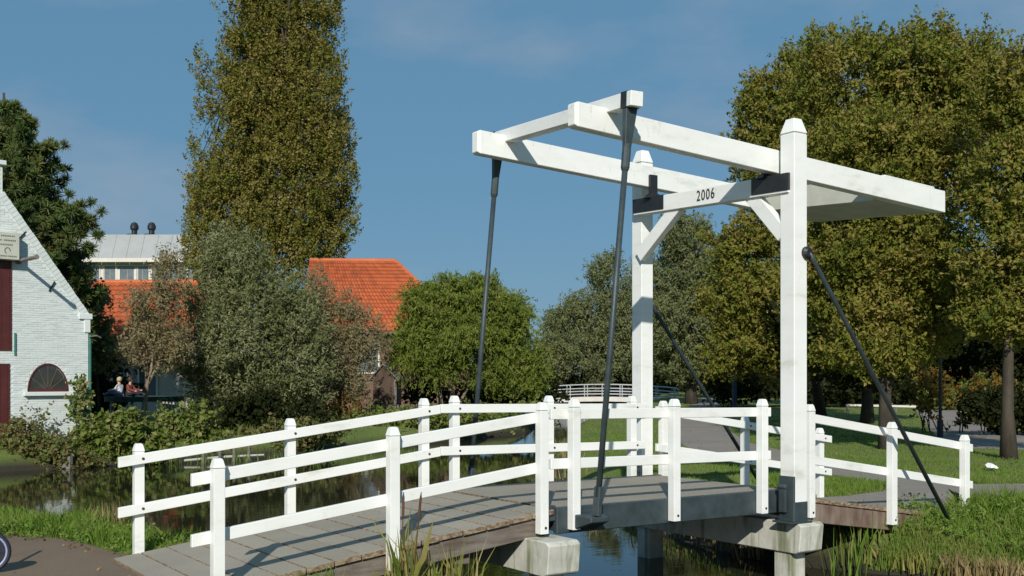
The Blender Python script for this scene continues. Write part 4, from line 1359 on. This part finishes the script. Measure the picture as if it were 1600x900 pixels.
# dark wood that closes the park
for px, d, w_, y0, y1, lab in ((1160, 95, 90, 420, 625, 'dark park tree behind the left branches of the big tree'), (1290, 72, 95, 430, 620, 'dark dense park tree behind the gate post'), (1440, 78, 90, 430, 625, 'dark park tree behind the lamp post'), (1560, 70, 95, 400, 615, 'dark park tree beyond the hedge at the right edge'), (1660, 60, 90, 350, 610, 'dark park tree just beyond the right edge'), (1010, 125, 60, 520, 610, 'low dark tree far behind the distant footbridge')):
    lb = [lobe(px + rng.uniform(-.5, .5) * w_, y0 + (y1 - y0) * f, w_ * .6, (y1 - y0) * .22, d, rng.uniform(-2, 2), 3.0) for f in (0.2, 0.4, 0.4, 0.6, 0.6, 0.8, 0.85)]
    tree('park_tree', lab, lb, on(px, d, GZ), at(px, y0 + 40, d), 0.3, 0.42 * d / 75, 'l_dark_shaded', 560, 20, 0.75 * d / 75, 1.6, 0.1, group='dark trees that close the park', shell=0.35)

# pine behind the barn: tiers of tufted branches
d = 38.5
pine = thing('pine', 'dark green pine with tufted branches behind the white barn', 'tree', on(14, d, GZ))
mb = MB()
pbase, ptop = on(14, d, GZ), at(6, 145, d)
mb.tube([pbase, (pbase + ptop) / 2, ptop], [.32, .2, .04], 9)
tuft = []
for i in range(17):
    f = 0.16 + 0.82 * i / 16
    py = 610 + (160 - 610) * f
    reach = np.interp(py, [160, 240, 330, 380, 440, 600], [10, 78, 118, 152, 140, 118]) / FPX * d
    o0 = on(10, d, CAM[2] + (HOR - py) / FPX * d)
    for k in range(7):
        ang = rng.uniform(0, 2 * math.pi) if k > 2 else rng.uniform(-0.9, 0.7)
        dirv = RT * math.cos(ang) + FW * math.sin(ang)
        Lb = reach * rng.uniform(0.6, 1.05)
        e = o0 + dirv * Lb + UP * (0.16 * Lb - 0.15)
        mid = o0 + dirv * Lb * .55 - UP * 0.06 * Lb
        mb.tube([o0, mid, e], [.07, .045, .012], 5)
        for q_ in range(int(5 + Lb * 4.5)):
            g = rng.uniform(0.25, 1.0)
            p = (o0 * (1 - g) + e * g) - UP * (0.1 * Lb * math.sin(math.pi * g) * .6) + rng.normal(size=3) * np.array([.24, .24, .12]) * (0.5 + .5 * Lb / 3)
            tuft.append(p)
            if rng.random() < .35: mb.tube([(o0 * (1 - g) + e * g), p], [.018, .006], 4)
mb.build('trunk', M['trunk'], pine, smooth=True)
tuft = np.array(tuft)
nn = 85
idx = np.repeat(np.arange(len(tuft)), nn)
nd = unit(rng.normal(size=(len(idx), 3)) + np.array([0, 0, .55]))
ln = rng.uniform(.14, .27, (len(idx), 1))
p0 = tuft[idx] + nd * .03; p1 = p0 + nd * ln
sdv = unit(np.cross(nd, rng.normal(size=nd.shape))) * .018
V = np.stack([p0 - sdv, p0 + sdv, p1 + sdv * .5, p1 - sdv * .5], 1).reshape(-1, 3)
npmesh('crown', V, np.arange(len(V)).reshape(-1, 4), M['l_pine'], pine)

# ------------------------------------------------------------------ shrubs and hedges


def shrub(name, label, lobes, base, leaf, mat, n_clump, per, clump_r, aspect=1.5, cat='shrub', group=None, stems=6, shell=0.25, droop=0.0, rise=0.6):
    t = thing(name, label, cat, base, group)
    mb = MB()
    for k in range(stems):
        l = lobes[k % len(lobes)]
        e = l[0] + unit(rng.normal(size=3)) * l[1] * .6
        b = np.array([l[0][0], l[0][1], 0]) + np.array([rng.normal() * .15, rng.normal() * .15, 0])
        b[2] = min(base[2], l[0][2] - l[1][2]) - .05
        mb.tube([b, (b + e) / 2 + rng.normal(size=3) * .05, e], [.025, .016, .005], 5)
    if stems:
        mb.build('stem', M['trunk'], t)
    C, O, _ = scatter(lobes, n_clump, per, clump_r, shell, rise=rise)
    k = C[:, 2] > WZ + .02
    V, F = leaves_at(C[k], leaf, aspect, droop, O[k])
    npmesh('foliage', V, F, M[mat], t)
    return t


def row(pts, d):
    return [lobe(px, py, rx, ry, d, 0, max(rx, ry) / FPX * d * .8) for px, py, rx, ry in pts]


shrub('bramble', 'low brown and green bramble at the foot of the white barn', row([(30, 690, 40, 28), (75, 705, 45, 22), (10, 715, 40, 20), (110, 715, 30, 18), (40, 728, 45, 12), (-30, 715, 40, 24), (90, 728, 40, 10), (0, 733, 50, 8), (125, 733, 40, 9)], 29.0), on(55, 29.3, -.85), .11, 'l_brown', 420, 22, .14)
shrub('red_stemmed_shrub', 'spindly purplish shrub with bare shoots against the barn wall', row([(58, 665, 24, 28), (80, 690, 25, 20)], 29.6), on(60, 29.6, -.7), .09, 'l_brown', 45, 12, .17, stems=14)
shrub('climber', 'green climber growing up the barn corner beside the drain pipe', row([(128, 650, 10, 40), (124, 615, 8, 25), (135, 690, 22, 25)], 30.3), on(130, 30.3, -.7), .12, 'l_bush', 90, 14, .12)
shrub('leafy_bush', 'broad yellow green bush at the water edge right of the barn', row([(160, 690, 45, 32), (200, 680, 45, 36), (150, 715, 40, 18), (225, 700, 35, 22), (150, 730, 50, 10), (220, 722, 40, 10)], 30.2), on(180, 30.5, -.85), .14, 'l_bush', 420, 24, .17)
shrub('leafy_bush', 'green bush with pale leaves between the trampoline and the water', row([(262, 675, 40, 28), (300, 665, 45, 26), (255, 700, 40, 18), (320, 695, 40, 16)], 32.5), on(280, 32.5, -.85), .13, 'l_bush', 330, 24, .18)
shrub('leafy_bush', 'long low rough bushes on the far bank right of the wooden posts', row([(400, 690, 45, 16), (450, 682, 45, 16), (500, 676, 45, 15), (345, 697, 30, 12), (430, 702, 60, 9)], 34.5), on(440, 34.5, -.85), .13, 'l_brown', 420, 22, .16)
shrub('leafy_bush', 'low weedy bushes on the far bank in front of the round willow', row([(600, 660, 50, 14), (660, 655, 50, 14), (720, 652, 50, 14), (780, 650, 50, 14), (840, 648, 40, 14), (560, 690, 45, 8), (640, 682, 45, 8)], 41.5), on(690, 41.5, -.85), .13, 'l_bush', 520, 22, .18)
shrub('dark_undergrowth', 'dark undergrowth below the grey willow on the bank', row([(370, 650, 60, 26), (440, 645, 60, 28), (400, 675, 60, 18), (490, 665, 50, 18)], 38), on(420, 38, -.6), .14, 'l_dark_shaded', 420, 24, .22)
shrub('yellow_shrub', 'small yellowish shrub left of the weathered picket fence', row([(528, 635, 26, 16), (555, 640, 18, 12)], 42), on(535, 42, GZ), .12, 'l_orange', 40, 18, .16)
shrub('leafy_bush', 'low green bush on the bank below the weathered picket fence', row([(560, 672, 50, 14), (620, 662, 45, 12), (500, 690, 40, 12)], 41), on(565, 41, -.8), .12, 'l_bush', 200, 22, .18)
shrub('climbing_shrub', 'tall leafy shrub growing up before the left end of the cottage roof beside the pine', row([(128, 455, 26, 40), (150, 495, 24, 40), (118, 520, 30, 50), (160, 545, 22, 40), (110, 415, 22, 22)], 42), on(140, 42, GZ), .16, 'l_dull', 420, 20, .2, stems=8)
shrub('dark_undergrowth', 'dark shaded bushes behind the trampoline', row([(150, 560, 25, 50), (170, 605, 35, 35), (150, 640, 25, 30)], 44), on(160, 44, GZ), .16, 'l_dark_shaded', 260, 24, .26)
shrub('dark_undergrowth', 'dark hedge under the round willow by the shed', row([(660, 610, 35, 22), (730, 618, 50, 18), (800, 618, 50, 20), (850, 615, 30, 22)], 49), on(740, 49, GZ), .16, 'l_dark_shaded', 320, 24, .26)
shrub('hedge', 'dark rounded hedge beside the far path near the right trunk', row([(1530, 640, 32, 26), (1565, 645, 40, 30), (1610, 640, 45, 32), (1660, 640, 45, 35)], 34), on(1560, 34, GZ), .15, 'l_dark_shaded', 380, 26, .2, cat='hedge')
shrub('hedge', 'light green hedge at the far end of the park path', row([(1540, 615, 40, 14), (1600, 615, 40, 16), (1480, 622, 40, 10)], 60), on(1550, 60, GZ), .2, 'l_bush', 220, 22, .3, cat='hedge')
shrub('autumn_tree', 'orange leaved autumn bush drooping around the thin lamp post', row([(1440, 615, 28, 22), (1478, 612, 30, 20), (1450, 640, 20, 22), (1500, 605, 22, 14), (1460, 590, 30, 12)], 36), on(1450, 36, GZ), .13, 'l_orange', 95, 11, .2, stems=8, droop=.3)
shrub('autumn_tree', 'far orange bush beyond the park path by the right trunk', row([(1560, 598, 22, 10), (1530, 602, 18, 8), (1600, 610, 20, 10)], 58), on(1550, 58, GZ), .18, 'l_orange', 50, 12, .26, stems=4)
shrub('dark_undergrowth', 'dark bushes below the far willow at the footbridge', row([(870, 592, 40, 22), (950, 585, 50, 20), (1030, 590, 40, 22), (1110, 595, 40, 20)], 103), on(980, 103, GZ), .36, 'l_dark_shaded', 260, 24, .5)
shrub('dark_undergrowth', 'low dark hedge closing the canal behind the distant footbridge', row([(880, 603, 40, 16), (940, 603, 40, 15), (1000, 603, 40, 15), (1050, 603, 40, 15)], 136), on(960, 136, GZ), .4, 'l_dark_shaded', 360, 24, .6)
shrub('dark_undergrowth', 'dark shrubbery at the back of the park behind the white barrier', row([(1160, 605, 60, 26), (1250, 605, 60, 26), (1330, 608, 60, 24), (1410, 608, 60, 24)], 66), on(1290, 66, GZ), .26, 'l_dark_shaded', 480, 24, .4)

def weeds(label, spots, n_clump, leaf=.06):
    lb_ = []
    for px, d_, rx, h_ in spots:
        p = on(px, d_, 0)
        z_ = float(height(np.array([[p[0], p[1]]]))[0])
        lb_.append((np.array([p[0], p[1], z_ + h_ * .2]), np.array([rx, rx * .8, h_ * .38])))
    return shrub('weed_patch', label, lb_, lb_[0][0] - UP * .1, leaf, 'l_weed', n_clump, 13, .06, 2.2, cat='weeds', stems=0, shell=.3, rise=.9)


weeds('lush green weeds covering the bank at the end of the right ramp', [(1425, 14.6, .35, .28), (1460, 14.3, .4, .3), (1500, 14.4, .45, .3), (1545, 14.3, .45, .28), (1590, 14.2, .45, .3), (1400, 14.0, .3, .22), (1640, 14.2, .5, .3), (1440, 13.9, .35, .25), (1490, 13.8, .4, .22), (1550, 13.7, .4, .22), (1610, 13.6, .4, .22), (1370, 14.1, .25, .15)], 420, .045)
weeds('green weeds and clover on the left bank between pavement and water', [(20, 12.6, .4, .2), (70, 12.7, .4, .22), (115, 12.4, .4, .2), (150, 12.0, .35, .2), (190, 11.6, .3, .2), (245, 11.4, .3, .18), (280, 11.5, .25, .15), (-20, 12.5, .4, .2), (205, 12.3, .3, .18), (100, 13.2, .4, .2)], 260, .04)

# ------------------------------------------------------------------ grass, reeds, litter


def blades(C, h, wd, lean=0.35):
    n = len(C)
    a = rng.uniform(0, 2 * math.pi, n)
    sd_ = np.stack([np.cos(a), np.sin(a), np.zeros(n)], 1)
    b = rng.uniform(0, 2 * math.pi, n)
    ln = np.stack([np.cos(b), np.sin(b), np.zeros(n)], 1) * (rng.random((n, 1)) * lean)
    h = np.asarray(h).reshape(-1, 1) * np.ones((n, 1)); wd = np.asarray(wd).reshape(-1, 1) * np.ones((n, 1))
    mid = C + UP * h * .55 + ln * h * .35
    tip = C + UP * h * (1 - .25 * np.linalg.norm(ln, axis=1, keepdims=True)) + ln * h
    V = np.stack([C - sd_ * wd / 2, C + sd_ * wd / 2, mid + sd_ * wd * .38, tip, mid - sd_ * wd * .38], 1).reshape(-1, 3)
    F = np.arange(5 * n).reshape(n, 5)
    return V, F


def sample_view(n, px0, px1, d0, d1, power=1.0):
    px = rng.uniform(px0, px1, n)
    u = rng.random(n)
    dd = 1 / (1 / d0 + (1 / d1 - 1 / d0) * u) if power else d0 + (d1 - d0) * u
    P = CAM[None] + FW * dd[:, None] + RT * ((px - 800) / FPX * dd)[:, None]
    return P[:, :2], dd


BRIDGE_RECT = np.array([(-3.45, 0.0), (6.6, 0.0), (6.6, W), (-3.45, W)])


def ground_points(P, dd, margin=0.03):
    ok = np.ones(len(P), bool)
    for pl in PATHS:
        ok &= sdf(P, pl) > margin
    z = height(P)
    ok &= z > WZ + .03
    ok &= ~inside(P, BRIDGE_RECT)
    return np.column_stack([P, z])[ok], dd[ok]


GV, GF, off = [], [], 0


def add_blades(C, h, wd, lean):
    global off
    V, F = blades(C, h, wd, lean)
    GV.append(V); GF.append(F + off); off += len(V)


for n, px0, px1, d0, d1, h, wd in ((26000, -60, 520, 9.0, 17, .13, .009), (52000, 1190, 1700, 11.5, 19, .12, .009), (14000, 1300, 1700, 13, 15.2, .24, .009), (7000, -60, 330, 10.5, 14, .2, .009), (60000, 840, 1700, 16, 34, .05, .012), (30000, 840, 1700, 30, 75, .045, .025), (5000, 60, 860, 28, 48, .22, .025)):
    P, dd = sample_view(n, px0, px1, d0, d1)
    C, dd = ground_points(P, dd)
    clump = 0.55 + 0.5 * (np.sin(C[:, 0] * 2.3 + C[:, 1] * 1.1) * np.sin(C[:, 1] * 2.9 - C[:, 0]) + .6)
    add_blades(C, h * rng.uniform(.5, 1.5, len(C)) * clump, wd, 0.8)
g = npmesh('grass', np.concatenate(GV), np.concatenate(GF), M['grass'])
tag(g, 'green grass on the banks and lawns beside the canal', 'grass', kind='stuff')


def reed(label, pts, mat='reed', seeds=0, name='reed_clump'):
    """pts: list of (x, y, z, n, height, spread)"""
    c0 = pts[0]
    t = thing(name, label, 'reeds', c0[:3])
    Vs, Fs, o_ = [], [], 0
    for x, y, z, n, h, sp in pts:
        C = np.column_stack([x + rng.normal(size=n) * sp, y + rng.normal(size=n) * sp, np.full(n, z)])
        V, F = blades(C, h * rng.uniform(.45, 1.1, n), rng.uniform(.012, .026, n), .45)
        Vs.append(V); Fs.append(F + o_); o_ += len(V)
    tag(npmesh('blades', np.concatenate(Vs), np.concatenate(Fs), M[mat], t), kind='stuff')
    for k in range(seeds):
        x, y, z, n, h, sp = pts[k % len(pts)]
        b = np.array([x + rng.normal() * sp * .5, y + rng.normal() * sp * .5, z])
        tp = b + np.array([rng.normal() * .08, rng.normal() * .08, h * rng.uniform(.95, 1.15)])
        mb = MB().tube([b, tp], [.007, .004], 5)
        mb.tube([tp - (tp - b) * .25, tp - (tp - b) * .23, tp - (tp - b) * .05, tp], [.004, .011, .010, .002], 6)
        mb.build('seed_stalk', M['seed'], t)
    return t


def bank(px, d):
    p = on(px, d, 0)
    z = float(height(np.array([[p[0], p[1]]]))[0])
    return (p[0], p[1], max(z, WZ) - .02)


d = 9.0
reed('tall yellow reeds with brown tips in front of the second near railing post', [(*bank(640, d), 24, .85, .07), (*bank(628, d), 16, 0.8, .05), (*bank(655, d + .2), 22, .6, .08)], seeds=2)
reed('short green reed tuft at the water edge beside the left ramp', [(*bank(715, 9.2), 50, .62, .06), (*bank(690, 9.0), 40, .5, .1), (*bank(585, 8.8), 40, .35, .12)])
reed('weeds at the foot of the first near railing post', [(-3.02, -.12, -.52, 40, .2, .06), (-3.2, -.15, -.52, 30, .2, .1), (-2.9, -.35, -.52, 60, .26, .14)], 'grass', name='weed_tuft')
reed('thin green rushes in the shade below the right ramp', [(*bank(1345, 13.6), 26, .75, .12), (*bank(1320, 13.2), 20, .65, .14), (*bank(1365, 13.8), 26, .6, .12)], 'grass')
rp = [(*bank(px, 13.2 - (px - 1480) * .004), 44, .36, .10) for px in range(1475, 1640, 18)]
reed('straw coloured cut reeds along the right hand water edge', rp, 'straw')
rp = [(*bank(px, 13.5 - (px - 1380) * .003), 26, .28, .12) for px in range(1375, 1480, 24)]
reed('mixed green and dry reeds at the water edge below the right ramp end', rp, 'reed')
reed('dry pale grass stalks on the left bank beside the first far railing post', [(*bank(172, 13.2), 60, .42, .08), (*bank(150, 13.5), 30, .3, .08)], 'straw', name='dry_grass')
rp = [(*bank(870 + k * 6, 36 - k * 2.2), 26, .4, .25) for k in range(9)]
reed('yellowed reeds along the far side of the canal behind the deck', rp, 'straw')
rp = [(*bank(1010 + k * 28, 17.2 - k * .45), 30, .35, .16) for k in range(7)]
reed('dry reeds on the shaded bank under the lifting deck', rp, 'straw')
rp = [(*bank(20 + k * 60, 29.0 + k * .35), 34, .45, .3) for k in range(11)]
reed('rough green reeds fringing the far bank from barn to willow', rp, 'grass')

# fallen leaves on pavement edge and lawn
P, dd = sample_view(900, -20, 260, 8.5, 14)
sel = (np.abs(sdf(P, PATHS[2])) < .28) & (rng.random(len(P)) < .6) | (sdf(P, PATHS[2]) < 0) & (rng.random(len(P)) < .02)
C = np.column_stack([P, np.full(len(P), GZ + .015)])[sel]
P2, dd2 = sample_view(700, 1040, 1700, 15, 40)
sel2 = sdf(P2, WATER) > 1.0
C = np.concatenate([C, np.column_stack([P2, np.full(len(P2), GZ + .03)])[sel2][:350]])
V, F = leaves_at(C, .045, 1.5, 0, nrm_up=4)
tag(npmesh('fallen_leaves', V, F, M['litter']), 'dry brown leaves scattered on the grass edges', 'leaves', kind='stuff')

# ------------------------------------------------------------------ small things
# lamp post and blue post in the park
lp = thing('lamp_post', 'thin black lamp post beside the far park path', 'lamp post', on(1469, 33, GZ))
c = on(1469, 33, GZ)
MB().lathe(c, [(.09, 0), (.09, .5), (.05, .56), (.045, 3.4)], 10).build('pole', M['black'], lp)
MB().lathe(c, [(.06, 3.4), (.16, 3.55), (.2, 3.9), (.12, 4.0)], 10).build('lantern', M['glass_blue'], lp)
MB().lathe(c, [(.22, 3.9), (.1, 4.08), (.02, 4.15)], 10).build('lantern_cap', M['black'], lp)
c = on(1147, 48, GZ)
bpst = thing('blue_post', 'dark blue post standing on the lawn beside the park path', 'post', c)
MB().lathe(c, [(.085, 0), (.085, 2.05), (.04, 2.1)], 10).build('pole', M['blue_post'], bpst)
MB().box(c[0] + .09, c[0] + .12, c[1] - .05, c[1] + .05, c[2] + .1, c[2] + 2.0).build('side_rail', M['blue_post'], bpst)
# white barrier rail
A, B = on(1322, 56, GZ), on(1440, 56, GZ)
br = thing('barrier_rail', 'low white barrier rail across the lawn behind the tree trunks', 'barrier', (A + B) / 2)
MB().bar(A + UP * .38, B + UP * .30, .08, .10).build('rail', M['far_white'], br)
for f in (.02, .34, .66, .98):
    p = A + (B - A) * f
    MB().box(p[0] - .05, p[0] + .05, p[1] - .05, p[1] + .05, GZ - .1, GZ + .33 - .06 * f).build('post', M['wood_grey'], br)
# litter on the lawn
c = on(1547, 21.2, GZ + .02)
me = MB().lathe(c, [(.05, .02), (.10, .05), (.08, .10), (.03, .13)], 7)
me.v = [(x + rng.normal() * .015 + .05 * (z - c[2]), y + rng.normal() * .015, z + rng.normal() * .008) for x, y, z in me.v]
me.add([c + RT * .02 + UP * .02, c + RT * .17 + UP * .03, c + RT * .12 + UP * .08, c + RT * .03 + UP * .11], [(0, 1, 2, 3)])
tag(me.build('paper_scrap', M['paper']), 'small crumpled white paper lying on the lawn at the right', 'litter')
# posts in the water on the far bank and a floating pole
for i, (px, dd_) in enumerate(((317, 30.6), (343, 30.9), (365, 31.2), (388, 31.6))):
    c = on(px, dd_, 0)
    h_ = CAM[2] + (HOR - 695 + i * 1.5) / FPX * dd_
    t = thing('mooring_post', ('%s of four thin wooden posts standing in the water below the far bank' % ['leftmost', 'second from left', 'third from left', 'rightmost'][i]), 'post', (c[0], c[1], WZ), 'wooden posts in the water')
    MB().tube([(c[0], c[1], WZ - .5), (c[0] + .02, c[1], h_)], .045, 8).build('shaft', M['wood_grey'], t)
    MB().lathe((c[0] + .02, c[1], h_), [(.046, 0), (.03, .03)], 8).build('post_top', M['wood_grey'], t)
A, B = on(288, 30.4, WZ + .09), on(412, 31.9, WZ + .14)
tag(MB().tube([A, (A + B) / 2 + UP * .02, B], [.035, .04, .03], 7).build('timber_pole', M['sign_board']), 'long pale timber pole lashed along the posts at the water', 'pole')
c = on(104, 28.8, 0)
tag(MB().tube([(c[0], c[1], WZ - .4), (c[0] + .02, c[1], WZ + .10), (c[0] + .03, c[1], WZ + .42)], [.15, .15, .13], 9).build('wooden_stump', M['wood_grey']), 'short grey wooden stump at the water edge below the barn', 'stump')

# trampoline with two children
d = 41.0
tc_ = on(226, d, 0)
tz = CAM[2] + (HOR - 620) / FPX * d
tr = thing('trampoline', 'dark green garden trampoline on thin legs beside the small forked tree', 'trampoline', (tc_[0], tc_[1], GZ))
R_ = 1.42
n = 28
ring = lambda r_, z_: [(tc_[0] + r_ * math.cos(2 * math.pi * k / n), tc_[1] + r_ * math.sin(2 * math.pi * k / n), z_) for k in range(n)]
MB().prism(ring(R_ - .2, tz - .02), (0, 0, .015)).build('jumping_mat', M['cloth_dark'], tr)
m = MB()
ro, ri = ring(R_, tz - .16), ring(R_ - .22, tz - .16)
for k in range(n):
    k2 = (k + 1) % n
    m.hexa([ro[k], ro[k2], ri[k2], ri[k]] + [(p[0], p[1], tz + .02) for p in (ro[k], ro[k2], ri[k2], ri[k])])
m.build('padding', M['canvas'], tr)
for k in range(6):
    a = 2 * math.pi * k / 6 + .2
    MB().tube([(tc_[0] + (R_ - .1) * math.cos(a), tc_[1] + (R_ - .1) * math.sin(a), tz - .16), (tc_[0] + (R_ - .1) * math.cos(a), tc_[1] + (R_ - .1) * math.sin(a), GZ)], .025, 6).build('leg', M['far_rail'], tr)


def skin(name, chain, edges, mat, parent):
    """one continuous body surface grown round connected joints (x,y,z,r)"""
    me = bpy.data.meshes.new(name)
    o_ = base_of(parent)
    me.from_pydata([(float(c[0] - o_[0]), float(c[1] - o_[1]), float(c[2] - o_[2])) for c in chain], edges, [])
    me.materials.append(mat)
    o = bpy.data.objects.new(name, me)
    COL.objects.link(o)
    o.parent = parent
    md = o.modifiers.new('skin', 'SKIN')
    md.use_smooth_shade = True
    if not me.skin_vertices:
        bm_layer = None
    for i, c in enumerate(chain):
        me.skin_vertices[0].data[i].radius = (c[3], c[3])
    me.skin_vertices[0].data[0].use_root = True
    s = o.modifiers.new('sub', 'SUBSURF'); s.levels = 1; s.render_levels = 2
    return o


def seated_child(label, px, dd_, facing, shirt, trousers, hair, sc=0.72, reach=0.35):
    """child sitting with legs out along `facing`"""
    f = unit(np.array(facing, float)); s = np.cross(UP, f)
    b = on(px, dd_, tz + .03)
    P = lambda a, l, u: b + (f * a + s * l + UP * u) * sc
    t = thing('person', label, 'person', b)
    J = [P(0, 0, .12), P(-.02, 0, .32), P(.0, 0, .52), P(.02, 0, .66), P(.05, 0, .77), P(.07, 0, .90),
         P(0, .18, .55), P(.14, .22, .34), P(.14 + reach, .17, .30), P(.24 + reach, .16, .30),
         P(0, -.18, .55), P(.12, -.24, .34), P(.12 + reach * .8, -.17, .26), P(.22 + reach * .8, -.16, .25),
         P(.02, .1, .11), P(.42, .12, .22), P(.80, .11, .08), P(.86, .11, .16),
         P(.02, -.1, .11), P(.42, -.13, .20), P(.82, -.12, .07), P(.88, -.12, .15)]
    R = [.14, .13, .13, .06, .10, .10, .06, .048, .038, .035, .06, .048, .038, .035, .09, .07, .05, .045, .09, .07, .05, .045]
    E = [(0, 1), (1, 2), (2, 3), (3, 4), (4, 5), (2, 6), (6, 7), (7, 8), (8, 9), (2, 10), (10, 11), (11, 12), (12, 13), (0, 14), (14, 15), (15, 16), (16, 17), (0, 18), (18, 19), (19, 20), (20, 21)]
    skin('body', [(*j, r_ * sc) for j, r_ in zip(J, R)], E, M['skin'], t)
    T = [0, 1, 2, 6, 7, 8, 10, 11, 12]
    mpT = {k: i for i, k in enumerate(T)}
    skin('shirt', [(*J[k], (R[k] + .022) * sc) for k in T], [(mpT[a], mpT[b_]) for a, b_ in E if a in mpT and b_ in mpT], M[shirt], t)
    T = [0, 14, 15, 16, 18, 19, 20]
    mpT = {k: i for i, k in enumerate(T)}
    skin('trousers', [(*J[k], (R[k] + .022) * sc) for k in T], [(mpT[a], mpT[b_]) for a, b_ in E if a in mpT and b_ in mpT], M[trousers], t)
    hd = P(.045, 0, .86)
    MB().lathe((hd[0] - f[0] * .03 * sc, hd[1] - f[1] * .03 * sc, hd[2]), [(.125 * sc, -.1 * sc), (.135 * sc, 0), (.12 * sc, .09 * sc), (.06 * sc, .145 * sc)], 10).build('hair', M[hair], t, smooth=True)
    for l in (.05, -.05):
        e = P(.175, l, .86)
        MB().lathe((e[0], e[1], e[2]), [(.004, -.012 * sc), (.014 * sc, 0), (.004, .012 * sc)], 6).build('eye', M['cloth_dark'], t)
    return t


seated_child('child in pale blue top sitting with legs stretched out on the trampoline', 187, 40.4, -RT + .2 * FW, 'cloth_white', 'cloth_blue', 'hair_fair')
seated_child('child in dark red top reaching forward on the trampoline', 203, 40.7, RT - .3 * FW, 'cloth_red', 'cloth_dark', 'hair', reach=.4)

# wheel at the left edge
d = 10.1
c = on(-18, d, 0); zc = CAM[2] + (HOR - 859) / FPX * d
wr = 30 / FPX * d
wh = thing('scooter', 'dark wheel with a pale rim peeking in at the left edge of the pavement', 'scooter', (c[0], c[1], GZ))
ax = unit(-FW + .35 * RT); e1 = unit(np.cross(UP, ax)); wc = np.array([c[0], c[1], GZ + .012 + wr * 1.08])
shift = (zc - wc[2])
circ = lambda r_, o: [wc + e1 * r_ * math.cos(2 * math.pi * k / 24) + UP * r_ * math.sin(2 * math.pi * k / 24) + ax * o for k in range(25)]
MB().tube(circ(wr, 0), .018, 8, cap=False).build('tyre', M['tyre'], wh, smooth=True)
MB().tube(circ(wr * .88, 0.012), .011, 6, cap=False).build('rim', M['rim'], wh, smooth=True)
MB().tube([wc - ax * .04, wc + ax * .04], .03, 10).build('hub', M['rim'], wh)
for k in range(5):
    a = 2 * math.pi * k / 5
    MB().bar(wc + (e1 * math.cos(a) + UP * math.sin(a)) * .02, wc + (e1 * math.cos(a) + UP * math.sin(a)) * wr * .87, .022, .012, up=tuple(ax)).build('spoke', M['tyre'], wh)
MB().prism(circ(wr * .86, -.01)[:24], tuple(ax * .008)).build('wheel_disc', M['tyre'], wh)
MB().bar(wc + ax * .05, wc + ax * .05 + UP * .62 - e1 * .22 * np.sign(np.dot(e1, RT)), .03, .04, up=tuple(ax)).build('fork', M['black'], wh)
rear = wc - e1 * .62 * np.sign(np.dot(e1, RT))
MB().tube([rear + e1 * wr * math.cos(2 * math.pi * k / 24) + UP * wr * math.sin(2 * math.pi * k / 24) for k in range(25)], .018, 8, cap=False).build('tyre', M['tyre'], wh, smooth=True)
MB().bar(wc + UP * .02, rear + UP * .02, .10, .04).build('footboard', M['black'], wh)
